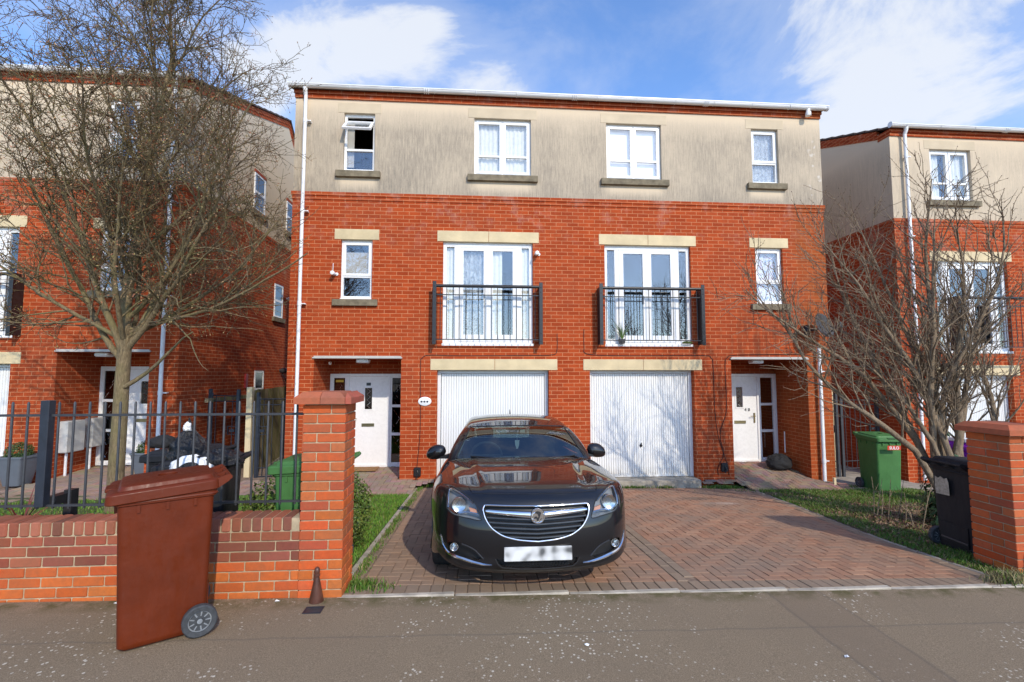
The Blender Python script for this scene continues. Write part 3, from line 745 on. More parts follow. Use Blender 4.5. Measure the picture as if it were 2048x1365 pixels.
tinted('paver', .86, 16, .25, .35, ((.23, .175, .13), 1.3, .7))
tinted('tinted_brick', .92, 26, .28, .55, ((.20, .11, .06), 5, .35), .12)
plain('joint', (.21, .145, .10), .95, var=.4, scale=20, bump=.5)
plain('mortar', (.42, .33, .21), .95, var=.25, scale=14, bump=.5)

def far(n_=1):
    xs = [-300, -120, -60, -30, -16, -12, -8, -5, -2, 1, 4, 7, 10, 13, 16, 30, 60, 120, 300]
    ys = [-300, -150, -60, -30, -20, -15, -12, -9.5, -8.01, -7, -6, KY, -4.5, -3.5, -2.5, -1.5, -.5, 0.01, 1.5, 4, 8, 14, 30, 60, 150, 300]
    m = MB(); v = [(x, y, G(x, y) - .055) for y in ys for x in xs]; k = len(xs)
    m.add(v, [(i * k + j, i * k + j + 1, (i + 1) * k + j + 1, (i + 1) * k + j) for i in range(len(ys) - 1) for j in range(k - 1)])
    tag(m.build('ground', 'soil'), kind='structure')
far()
ysn = lin(-8.2, KY + .005, 14)
sheet('pavement', 'asphalt', ysn, lambda y: -30, lambda y: 30, 40, 0)
sheet('road', 'asphalt', [-60, -30, -20, -14, -8.35], lambda y: -60, lambda y: 60, 16, -.045)
m = MB()
for i in range(60): m.cbox(-30 + i, -29.004 + i, -8.34, -8.205, G(-30 + i, -8.2) - .2, G(-29.5 + i, -8.2) + .004, .012)
tag(m.build('kerb', 'kerb_concrete'), kind='structure')
# concrete edging where the drive and lawn meet the pavement
def edge_r(y):  return interp(y, [(-5.4, 4.70), (-4.9, 4.70), (-3.9, 4.74), (-2.06, 5.03), (-.33, 5.25), (0, 5.2)])
m = MB()
x = -1.08
while x < 4.85:
    L_ = min(.913, 4.85 - x); m.cbox(x, x + L_ - .004, KY - .005, KY + .045, G(x, KY) - .1, G(x + L_ / 2, KY) + .008, .006); x += .915
tag(m.build('front_edging', 'kerb_concrete'), kind='structure')
def edging_run(x_of, ya, yb, w, lift):
    m = MB(); y = ya
    while y < yb:
        L = min(.9, yb - y); rg = []
        for t in (0, .25, .5, .75, 1):
            yy = y + (L - .006) * t; x = x_of(yy); z = G(x, yy) + lift; rg.append([(x - w, yy, z - .12), (x + w, yy, z - .12), (x + w, yy, z - .005), (x + w - .006, yy, z), (x - w + .006, yy, z), (x - w, yy, z - .005)])
        m.loft(rg); y += .905
    return m
m = edging_run(lambda y: -1.10, -5.36, -.25, .025, .012)
tag(edging_run(lambda y: edge_r(y) + .012, -5.30, -.25, .022, .006).build('drive_edging', 'concrete'), kind='structure')
tag(m.build('lawn_edging', 'kerb_concrete'), kind='structure')
# block paving: herringbone of real blocks
def paving(name, inside, x0, x1, y0, y1, g=G, tone=None, W=.1, gap=.0032, border=None, rot=False):
    m = MB(); r = random.Random(5)
    def block(xa, xb, ya, yb):
        cx, cy = (xa + xb) / 2, (ya + yb) / 2
        if not inside(cx, cy): return
        c = tone(cx, cy, r); e = .006; dz = r.uniform(-.0012, .0012); tx, ty = r.uniform(-.002, .002), r.uniform(-.002, .002)
        def z(x, y): return g(x, y) + dz + tx * (x - cx) / W + ty * (y - cy) / W
        a = [(xa + gap, ya + gap), (xb - gap, ya + gap), (xb - gap, yb - gap), (xa + gap, yb - gap)]
        b = [(xa + gap + e, ya + gap + e), (xb - gap - e, ya + gap + e), (xb - gap - e, yb - gap - e), (xa + gap + e, yb - gap - e)]
        v = [(x, y, z(x, y) - .012) for x, y in a] + [(x, y, z(x, y) - .0005) for x, y in a] + [(x, y, z(x, y) + .002) for x, y in b]
        m.add(v, [(0, 1, 5, 4), (1, 2, 6, 5), (2, 3, 7, 6), (3, 0, 4, 7), (4, 5, 9, 8), (5, 6, 10, 9), (6, 7, 11, 10), (7, 4, 8, 11), (8, 9, 10, 11)], c)
    nx, ny = int((x1 - x0) / W) + 2, int((y1 - y0) / W) + 2
    bl = border or (lambda x, y: False)
    for i in range(-1, nx):
        for j in range(-1, ny):
            k = (i - j) % 4; xa, ya = x0 + i * W, y0 + j * W
            if k == 0:
                for cells in ([(0, 2)] if not (bl(xa + W / 2, ya + W / 2) or bl(xa + W * 1.5, ya + W / 2)) else [(0, 1), (1, 2)]):
                    if not bl(xa + W * (cells[0] + cells[1]) / 2, ya + W / 2): block(xa + cells[0] * W, xa + cells[1] * W, ya, ya + W)
            elif k == 3:
                for cells in ([(0, 2)] if not (bl(xa + W / 2, ya + W / 2) or bl(xa + W / 2, ya + W * 1.5)) else [(0, 1), (1, 2)]):
                    if not bl(xa + W / 2, ya + W * (cells[0] + cells[1]) / 2): block(xa, xa + W, ya + cells[0] * W, ya + cells[1] * W)
    return m, block
def drive_tone(x, y, r):
    t = r.random(); base = [(.38, .195, .115), (.40, .21, .125), (.36, .195, .12), (.35, .205, .13), (.41, .23, .14)][int(t * 5)]
    k = .90 + .16 * r.random()
    if x < .2: base = tuple(.45 * b + .55 * c for b, c in zip(base, (.37, .27, .18)))
    return tuple(b * k for b in base)
def grey_tone(x, y, r):
    k = .88 + .22 * r.random(); return (.30 * k, .215 * k, .145 * k)
by0 = KY + .05 + .2
bord = lambda x, y: y < by0 or 1.74 < x < 1.95 or x < -.96 or x > edge_r(y) - .12
m, block = paving('driveway', lambda x, y: -1.07 < x < edge_r(y) and y < -.21, -1.06, 5.4, by0, -.2, tone=drive_tone, border=bord)
r_ = random.Random(1); tone_save = drive_tone
def course(xa, xb, ya, yb, tone):
    r = r_; c = tone((xa + xb) / 2, (ya + yb) / 2, r); gap, e = .0032, .005; dz = r.uniform(-.002, .002)
    a = [(xa + gap, ya + gap), (xb - gap, ya + gap), (xb - gap, yb - gap), (xa + gap, yb - gap)]; b = [(xa + gap + e, ya + gap + e), (xb - gap - e, ya + gap + e), (xb - gap - e, yb - gap - e), (xa + gap + e, yb - gap - e)]
    v = [(x, y, G(x, y) + dz - .014) for x, y in a] + [(x, y, G(x, y) + dz - .002) for x, y in a] + [(x, y, G(x, y) + dz + .002) for x, y in b]
    m.add(v, [(0, 1, 5, 4), (1, 2, 6, 5), (2, 3, 7, 6), (3, 0, 4, 7), (4, 5, 9, 8), (5, 6, 10, 9), (6, 7, 11, 10), (7, 4, 8, 11), (8, 9, 10, 11)], c)
x = -1.07
while x < 4.68: course(x, x + .1, KY + .05, by0, grey_tone); x += .1
y = by0
while y < -.4:
    course(1.745, 1.845, y, y + .2, grey_tone); course(1.845, 1.945, y + .1, y + .3, grey_tone); course(-1.07, -.97, y, y + .2, grey_tone)
    xe = edge_r(y + .1); course(xe - .12, xe - .01, y, y + .2, grey_tone); y += .2
tag(m.build('driveway', 'paver'), kind='structure')
sheet('driveway_bed', 'joint', lin(KY + .04, -.19, 16), lambda y: -1.08, edge_r, 16, -.006)
# porch path on the left, path and side strip on the right
def inl(x, y): return (-7.7 < x < -1.12 or (-1.12 < x < -.8 and y > -.3)) and (y > -.98 or (x < -4 and y > -.98 - (-4 - x) * .22)) and y < (1.05 if (-3.1 < x < -1.46 or -7.7 < x < -6.1) else -.01)
m, b_ = paving('path', inl, -7.7, -.8, -1.9, 1.1, g=Gp, tone=lambda x, y, r: tuple(c * (.8 + .3 * r.random()) for c in (.40, .28, .21)))
tag(m.build('path', 'paver'), kind='structure')
sheet('path_bed', 'joint', lin(-1.85, 1.1, 12), lambda y: -7.69, lambda y: -1.1, 24, -.012, g=Gp)
def inr(x, y): return ((5.16 < x < 6.74 and -.62 < y < 1.05) or (4.42 < x < 5.2 and -.2 < y < -.01 and x > 4.45) or (6.7 < x < 7.25 and -.62 < y < -.25) or (edge_r(y) < x < 5.6 and -.62 < y < -.1))
m, b_ = paving('side_path', inr, 4.4, 7.3, -.62, 1.1, g=Gp, tone=lambda x, y, r: tuple(c * (.7 + .4 * r.random()) for c in (.34, .22, .16)))
tag(m.build('porch_path', 'paver'), kind='structure')
sheet('porch_path_bed', 'joint', lin(-.62, 1.1, 8), lambda y: 5.18, lambda y: 7.26 if y < -.02 else 6.76, 12, -.012, g=Gp)
# lawns and rough ground
lyl = lin(-5.15, -.98, 24)
sheet('lawn', 'turf', lyl, lambda y: -16, lambda y: -1.12, 60, .0, jitter=.006)
sheet('rough_lawn', 'soil', lin(KY + .06, .05, 26), lambda y: edge_r(y) + .0, lambda y: 8.6, 24, .004, jitter=.012)
sheet('side_passage', 'soil', lin(-.98, 9, 8), lambda y: -5.5, lambda y: -3.65, 6, .0)
m = MB(); mm = [(x, y) for y in lin(-.45, 6, 8) for x in lin(7.3, 9.2, 5)]
m.add([(x, y, G(x, y) + .012) for x, y in mm], [(i * 6 + j, i * 6 + j + 1, (i + 1) * 6 + j + 1, (i + 1) * 6 + j) for i in range(8) for j in range(5)])
tag(m.build('passage_slabs', 'concrete'), kind='structure')
sheet('neighbour_driveway', 'joint', lin(KY + .05, .3, 8), lambda y: 8.6, lambda y: 16, 8, .004)
sheet('neighbour_forecourt', 'joint', lin(-1.2, .3, 4), lambda y: -16, lambda y: -7.6, 8, .012)
# grass: countless blades in two lawns
n = N('grass_blades'); 
n.P(Base_Color=n.attr(), Roughness=.6); n.b.inputs['Specular IOR Level'].default_value = .25
def blades(name, pts, hts, cols, wid=.0045, lean=.6):
    k = len(pts); P = np.array(pts); a = rng.uniform(0, 2 * PI, k); H = np.array(hts)
    d = np.stack([np.cos(a), np.sin(a), np.zeros(k)], 1) * wid; l = rng.normal(0, lean, (k, 2)) * H[:, None] * .55
    mid = P + np.concatenate([l * .35, (H * .6)[:, None]], 1); tip = P + np.concatenate([l, H[:, None] * .95], 1)
    V = np.stack([P - d, P + d, mid + d * .7, mid - d * .7, tip], 1).reshape(-1, 3)
    me = bpy.data.meshes.new(name); F = []
    for i in range(k): b = i * 5; F.append((b, b + 1, b + 2, b + 3)); F.append((b + 3, b + 2, b + 4))
    me.from_pydata(V.tolist(), [], F); C = np.repeat(np.array(cols), 7, axis=0); C = np.concatenate([C, np.ones((len(C), 1))], 1)
    ca = me.color_attributes.new('col', 'FLOAT_COLOR', 'CORNER'); ca.data.foreach_set('color', C.ravel())
    me.materials.append(M['grass_blades']); o = bpy.data.objects.new(name, me); COL.objects.link(o); return o
def gcol(bright, dry=0.0):
    c = np.array((.10, .19, .025)) * bright * rng.uniform(.6, 1.35); s = np.array((.30, .25, .12)) * rng.uniform(.5, 1.2)
    return s if rng.random() < dry else c * np.array((rng.uniform(.7, 1.3), 1, 1))
pts, hs, cs = [], [], []
for i in range(62000):
    x, y = (rng.uniform(-3.4, -1.13), rng.uniform(-5.1, -1.0)) if i % 5 < 3 else (rng.uniform(-8.6, -2.5), rng.uniform(-5.1, -1.05))
    if x < -4 and y > -1.0 - (-4 - x) * .22: continue
    pts.append((x, y, G(x, y))); hs.append(rng.uniform(.018, .05)); cs.append(gcol(1.25, .06))
for x0, n_ in ((-1.10, 2600), ):                                      # tufts growing over the edging
    for i in range(n_):
        y = rng.uniform(-5.35, -.25); w = .5 + .5 * math.sin(y * 3.1) * math.sin(y * 7.3 + 1)
        if rng.random() > w * .9 + .1: continue
        x = -1.03 + rng.normal(0, .028); pts.append((x, y, G(x, y))); hs.append(rng.uniform(.015, .05)); cs.append(gcol(1.0, .25))
for (cx, cy, sx_, sy_, n_) in ((6.0, -.60, .5, .04, 900), (-.95, -5.2, .12, .06, 500), (-1.3, -.12, .12, .04, 500), (-.9, -.12, .12, .04, 900), (4.75, -.25, .16, .05, 1500), (3.0, -.27, .2, .03, 300), (3.6, -.27, .1, .03, 200)):
    for i in range(n_): x, y = rng.normal(cx, sx_), min(-.03, rng.normal(cy, sy_)); pts.append((x, y, G(x, y))); hs.append(rng.uniform(.02, .07)); cs.append(gcol(.8, .15))
tag(blades('grass', pts, hs, cs), 'short green lawn grass behind the railings and beside the left edge of the drive', 'grass', kind='stuff')
pts, hs, cs = [], [], []
def patch(x, y): return math.sin(x * 2.3 + 1.2) * math.cos(y * 2.9) + .6 * math.sin(x * 5.1 + y * 3.7) + .4 * math.sin(y * 8 - x * 6)
while len(pts) < 42000:
    y = rng.uniform(-5.2, -.4); x = rng.uniform(edge_r(y) + .02, 8.5); p = patch(x, y); barrow = .93 * max(0, min(1, (x - 5.1) * 1.6)) * max(0, min(1, (-1.7 - y) * 1.8)) * (.75 + .25 * math.sin(x * 9 + y * 5))
    if rng.random() > max(.10, min(1, .75 + .5 * p - barrow)): continue
    if y > -.62 and x < 7.3: continue
    pts.append((x, y, G(x, y) + .002)); hs.append(rng.uniform(.015, .06) * (1.4 if p > .8 else 1)); cs.append(gcol(.95, .22 + barrow * .35))
for i in range(500): x, y = rng.normal(4.75, .12), rng.normal(-5.3, .05); pts.append((x, y, G(x, y))); hs.append(rng.uniform(.03, .13)); cs.append(gcol(1, .85))
for i in range(900): x, y = rng.normal(7.1, .22), rng.normal(-.2, .06); pts.append((x, y, G(x, y))); hs.append(rng.uniform(.03, .09)); cs.append(gcol(.6, .1))
tag(blades('weedy_grass', pts, hs, cs, lean=.9), 'patchy weedy grass and dead leaves on the right-hand plot beside the drive', 'grass', kind='stuff')
# dead leaves litter on the right-hand plot
def leaf_scatter(name, gen, n_, size, colf, mat='leafy', flat=False):
    V, F, C = [], [], []
    for i in range(n_):
        p, nrm = gen(i); s = size * rng.uniform(.6, 1.4)
        t = Vector(rng.normal(0, 1, 3)).cross(Vector(nrm)); t = t.normalized() if t.length > 1e-4 else Vector((1, 0, 0))
        b = Vector(nrm).cross(t).normalized(); p = Vector(p); k = len(V); w = .55
        V += [p - t * s, p + b * s * w - Vector(nrm) * s * .15, p + t * s, p - b * s * w - Vector(nrm) * s * .15]
        F.append((k, k + 1, k + 2, k + 3)); C.append(colf(p))
    m = MB(); m.v = [tuple(v) for v in V]; m.f = F; m.c = C; return m
n = N('leafy'); n.P(Base_Color=n.attr(), Roughness=.5); n.b.inputs['Specular IOR Level'].default_value = .4
def gl(i):
    while True:
        x, y = rng.normal(5.95, .7), rng.normal(-3.0, 1.0)
        if edge_r(y) + .05 < x < 8.4 and -5.2 < y < -.6: return (x, y, G(x, y) + .015 + rng.uniform(0, .02)), rng.normal(0, .5, 3) + np.array((0, 0, 1))
m = leaf_scatter('x', gl, 4200, .022, lambda p: tuple(np.array([(.16, .08, .045), (.25, .16, .09), (.09, .05, .03)][rng.integers(3)]) * rng.uniform(.6, 1.3)))
tag(m.build('dead_leaves', 'leafy'), 'brown dead leaf litter under the bare shrub on the right', 'leaf litter', kind='stuff')
# ------------------------------------------------------------------ brick garden wall, pillars
def bricks_face(m, x0, x1, y0, y1, z0, rows, tone, off0=0, course=.075, ret=True):
    """a solid block of brickwork built brick by brick (stretchers along X, returns along Y)"""
    r = random.Random(int(abs(x0 * 100)) + 3); g = .0048
    for k in range(rows):
        za, zb = z0 + k * course + g, z0 + (k + 1) * course - g
        x = x0 - (off0 + (k % 2) * .1125) % .225; first = True
        while x < x1 - .01:
            a, b = max(x0, x), min(x1, x + .225)
            if b - a > .02:
                j = r.uniform(-.0025, .0025); ga = g if a > x0 else 0; gb = g if b < x1 else 0
                m.cbox(a + ga, b - gb, y0 + j, y1 - j, za, zb, .0045, tone(k, r))
            x += .225
def weathered(k, r):
    f = .75 + .45 * r.random()
    if k < 4: b = r.choice([(.60, .135, .035), (.66, .16, .04), (.55, .115, .03)]); return tuple(v * (.9 + .15 * r.random()) for v in b)
    b = r.choice([(.33, .085, .05), (.38, .11, .06), (.27, .08, .055)]); return tuple(v * f for v in b)
WZ = .33 - .02
def step(x): return WZ                                            # the wall stays level
W_ = thing('garden_wall', 'low red brick front wall with brick-on-edge top, behind the brown bin', 'garden wall', (-5, -5.29, .3))
m = MB(); bricks_face(m, -9.2, -1.372, -5.40, -5.19, WZ - .075, 8, lambda k, r: weathered(k - 1, r)); m.build('brick_body', 'tinted_brick', W_)
m = MB(); m.box(-9.2, -1.372, -5.392, -5.198, .1, WZ + .53); m.build('mortar_core', 'mortar', W_)
m = MB(); x = -9.2; r = random.Random(4)
while x < -1.44:
    j = r.uniform(-.003, .003); k = .7 + .5 * r.random(); m.cbox(x + .005, x + .070, -5.405 + j, -5.185 + j, WZ + .527, WZ + .632 + j, .008, tuple(v * k for v in r.choice([(.33, .10, .06), (.38, .13, .08), (.27, .10, .07)]))); x += .0762
m.build('coping', 'tinted_brick', W_)
m = MB(); m.box(-9.2, -1.372, -5.395, -5.19, WZ + .52, WZ + .622); m.build('mortar_bed', 'mortar', W_)
def pillar(label, x0, x1, y0, y1, z0, rows, xback=0, bright=4):
    H = thing('brick_pillar', label, 'gate pillar', ((x0 + x1) / 2, (y0 + y1) / 2, z0))
    m = MB(); r = random.Random(int(x0 * 10) + 40); g = .0048; w = x1 - x0; d = y1 - y0
    for k in range(rows):
        za, zb = z0 + k * .075 + g, z0 + (k + 1) * .075 - g
        def tn():
            if k < bright: b = r.choice([(.62, .135, .035), (.67, .155, .04)])
            else: b = r.choice([(.60, .125, .035), (.54, .105, .03), (.57, .14, .05), (.47, .10, .04)])
            return tuple(v * (.85 + .25 * r.random()) for v in b)
        L, S = .215, w - .215 - 2 * g
        j = lambda: r.uniform(-.002, .002)
        if k % 2 == 0:   # front: long + short, sides: short + long
            m.cbox(x0, x0 + S, y0 + j(), y0 + .215, za, zb, .004, tn()); m.cbox(x0 + S + 2 * g, x1, y0 + j(), y0 + .1025, za, zb, .004, tn())
            m.cbox(x1 - .1025, x1, y0 + .1025 + 2 * g, y1, za, zb, .004, tn()); m.cbox(x0, x0 + .215, y0 + .215 + 2 * g, y1, za, zb, .004, tn())
        else:
            m.cbox(x0, x0 + L, y0 + j(), y0 + .1025, za, zb, .004, tn()); m.cbox(x0 + L + 2 * g, x1, y0 + j(), y0 + .215, za, zb, .004, tn())
            m.cbox(x0, x0 + .1025, y0 + .1025 + 2 * g, y1, za, zb, .004, tn()); m.cbox(x1 - .215, x1, y0 + .215 + 2 * g, y1, za, zb, .004, tn())
    zt = z0 + rows * .075
    m.build('brick_body', 'tinted_brick', H)
    c = MB(); e = .009; c.box(x0 + e, x1 - e, y0 + e, y1 - e, z0 - .1, zt); c.build('mortar_core', 'mortar', H)
    p = MB(); r = random.Random(2); o = .055; cx = (x0 + x1) / 2
    zc = zt + .006
    for (a, b) in ((x0 - o, cx - .02), (cx - .016, x1 - .03 + o - .02), (x1 - .026 + o - .02, x1 + o)):
        col = tuple(v * (.85 + .25 * r.random()) for v in (.44, .12, .075))
        i0 = .0 if a > x0 else .045; i1 = .0 if b < x1 else .045
        rings = []
        for (z, t) in ((zc, 0), (zc + .05, 0), (zc + .088, 1), (zc + .094, 1.15)):
            rings.append([(a + i0 * t, y0 - o + .045 * t, z), (b - i1 * t, y0 - o + .045 * t, z), (b - i1 * t, y1 + o - .045 * t, z), (a + i0 * t, y1 + o - .045 * t, z)])
        p.loft(rings, col=col)
    p.build('cap', 'tinted_brick', H, bevel=.005)
    return H
pillar('red brick gate pillar with chamfered cap, left of the driveway at the end of the low wall', -1.372, -1.04, -5.405, -5.085, WZ - .0, 20)
pillar('tall red brick gate pillar at the right edge of the photo beside the black bin', 4.95, 5.30, -5.17, -4.77, .20, 17, bright=1)
# ------------------------------------------------------------------ railings on the wall
FZ = 0
F_ = thing('railing_fence', 'dark grey metal railings standing on the low brick wall', 'railings', (-5, -5.29, .94))
yf = -5.29
m = MB(); m.box(-9.2, -1.37, yf - .012, yf + .012, 1.720, 1.738); m.build('top_rail', 'grey_metal', F_)
m = MB(); m.box(-9.2, -1.37, yf - .012, yf + .012, 1.028, 1.044); m.build('bottom_rail', 'grey_metal', F_)
x = -1.455; i = 0
while x > -6.2:
    if abs(x + 3.33) > .05:
        m = MB(); m.lathe([(.0, 1.01), (.0088, 1.012), (.0088, 1.822), (.004, 1.834), (0, 1.836)], (x, yf, 0), 8); m.build('picket', 'grey_metal', F_, smooth=True)
    x -= .1135; i += 1
m = MB(); m.cbox(-3.38, -3.315, yf - .04, yf + .025, 1.03, 1.845, .004); m.build('post', 'slate_metal', F_)
m = MB(); m.box(-3.34, -3.27, yf + .02, yf + .20, 1.03, 1.10); m.box(-3.31, -3.25, yf + .14, yf + .21, .55, 1.12); m.build('post_foot', 'black_metal', F_)
m = MB(); m.box(-1.40, -1.372, yf - .02, yf + .02, 1.70, 1.75); m.build('bracket', 'black_metal', F_)
# ------------------------------------------------------------------ timber fence and metal gates in the passages
n = N('fence_boards'); oc = n.coord(); s = n.sep(oc)
n.P(Base_Color=n.mix(n.ramp(n.noise(n.mapping(oc, (6, 6, 1.0)), 1, 5, .7), [(.4, 0), (.62, .85)]), n.ramp(n.noise(n.mapping(oc, (40, 40, 3)), 1, 5, .7), [(.3, (.10, .075, .04)), (.7, (.36, .29, .18))]), (.12, .13, .025)), Roughness=.92)
n.bump(n.noise(n.mapping(oc, (60, 60, 3)), 1, 4), .5, .01)
T_ = thing('timber_fence', 'green-stained upright board fence running back between the two left houses', 'wooden fence', (-4.5, .35, 0))
r = random.Random(8)
def fx(y): return -4.36 - (y - .35) * .17
m = MB(); m.box(-4.44, -4.34, .28, .38, -.1, 1.80); m.build('post', 'stone', T_)
m = MB(); y = .40
while y < 5.2:
    z = 1.74 + r.uniform(-.008, .008); m.box(fx(y) - .012 + r.uniform(-.004, .004), fx(y) + .010, y, y + .088, .02, z); y += .104
m.build('boards', 'fence_boards', T_)
m = MB(); m.box(fx(2.8) - .5, fx(2.8) - .44, .4, 5, 1.5, 1.58); m.build('rail', 'fence_boards', T_)
m = MB(); v = [(fx(.38) + .035, .38, -.1), (fx(5.2) + .035, 5.2, -.1), (fx(5.2) + .035, 5.2, .06), (fx(.38) + .035, .38, .06)]; m.add(v + [(a - .05, b, c) for a, b, c in v], [(0, 1, 2, 3), (3, 2, 6, 7), (0, 3, 7, 4)]); m.build('gravel_board', 'concrete', T_)
def gate(label, pts, z0, z1, nb, posts, group=None, lock=True, mat='grey_metal'):
    (xa, ya), (xb, yb) = pts
    g = thing('metal_gate', label, 'gate', (xa, ya, z0), group)
    P = lambda t, z: (xa + (xb - xa) * t, ya + (yb - ya) * t, z)
    m = MB()
    for t in (0, 1): m.tube([P(t, z0), P(t, z1)], .02, 4)
    for z in (z0 + .08, z0 + .24, z1 - .05, z1 - .16): m.tube([P(0, z), P(1, z)], .011, 4)
    m.build('frame', mat, g)
    for i in range(nb): m = MB(); t = (i + .5) / nb; m.tube([P(t, z0 + .08), P(t, z1 - .05)], .007, 5, False); m.build('bar', mat, g)
    for t in posts:
        m = MB(); p = P(t, 0); m.cbox(p[0] - .028, p[0] + .028, p[1] - .028, p[1] + .028, z0 - .15, z1 + .08, .004); m.build('post', mat, g)
    if lock: m = MB(); p = P(.86 if posts[-1] > .5 else .14, z0 + .95); frame_rect(m, p[0] - .09, p[0] + .09, p[2] - .08, p[2] + .08, p[1] - .02, p[1] + .02, .008); m.box(p[0] - .05, p[0] + .04, p[1] - .02, p[1], p[2] - .03, p[2] + .02); m.build('lock_box', mat, g)
    return g
gate('dark metal side gate left of the timber fence post, beside the left house', ((-5.25, .62), (-4.62, .30)), .02, 1.68, 3, (-.08, 1.05), mat='slate_metal')
gate('dark metal side gate right of the timber fence post, by the middle house corner', ((-4.18, .26), (-3.70, .30)), .02, 1.62, 3, (-.05,), mat='slate_metal')
gate('grey metal side gate nearest the white drainpipe, right of the middle house', ((7.32, .95), (7.98, .85)), -.12, 1.62, 5, (1.05,))
gate('grey metal side gate with lock box between the green bin and the right house', ((8.16, .85), (9.1, .98)), -.12, 1.52, 7, (-.04, 1.0))
m = MB(); m.cbox(8.02, 8.12, 1.05, 1.15, -.1, 1.72, .01); tag(m.build('timber_post', 'stone'), 'pale post standing behind the two grey side gates', 'post')
# ------------------------------------------------------------------ wheelie bins
def rr(w, d, rad, z, n=5, oy=0, ox=0):
    pts = []
    for (cx, cy, a0) in ((w / 2 - rad, d / 2 - rad, 0), (-w / 2 + rad, d / 2 - rad, 90), (-w / 2 + rad, -d / 2 + rad, 180), (w / 2 - rad, -d / 2 + rad, 270)):
        for i in range(n): a = math.radians(a0 + 90 * i / (n - 1)); pts.append((ox + cx + rad * math.cos(a), oy + cy + rad * math.sin(a), z))
    return pts
def bin_mat(name, c, rough=.42): 
    n = N(name); oc = n.coord(); f = n.noise(oc, 4, 6, .7); d = n.noise(n.mapping(oc, (22, 22, 5)), 1, 5, .75)
    cc = n.ramp(f, [(.3, tuple(v * .82 for v in c)), (.7, tuple(v * 1.12 for v in c))]); cc = n.mix(n.ramp(d, [(.66, 0), (.85, .22)]), cc, (.25, .2, .16))
    n.b.inputs['Specular IOR Level'].default_value = .3; n.P(Base_Color=cc, Roughness=n.ramp(d, [(.35, rough), (.7, rough + .25)])); n.bump(n.noise(oc, 5, 3), .25, .03)
bin_mat('bin_brown', (.120, .018, .003), .38); bin_mat('bin_green', (.06, .175, .05)); bin_mat('bin_black', (.016, .017, .020), .5); bin_mat('bin_purple', (.20, .012, .34))
plain('rubber', (.045, .048, .052), .75, var=.3, scale=30); plain('hub', (.20, .21, .22), .5, var=.3, scale=30)
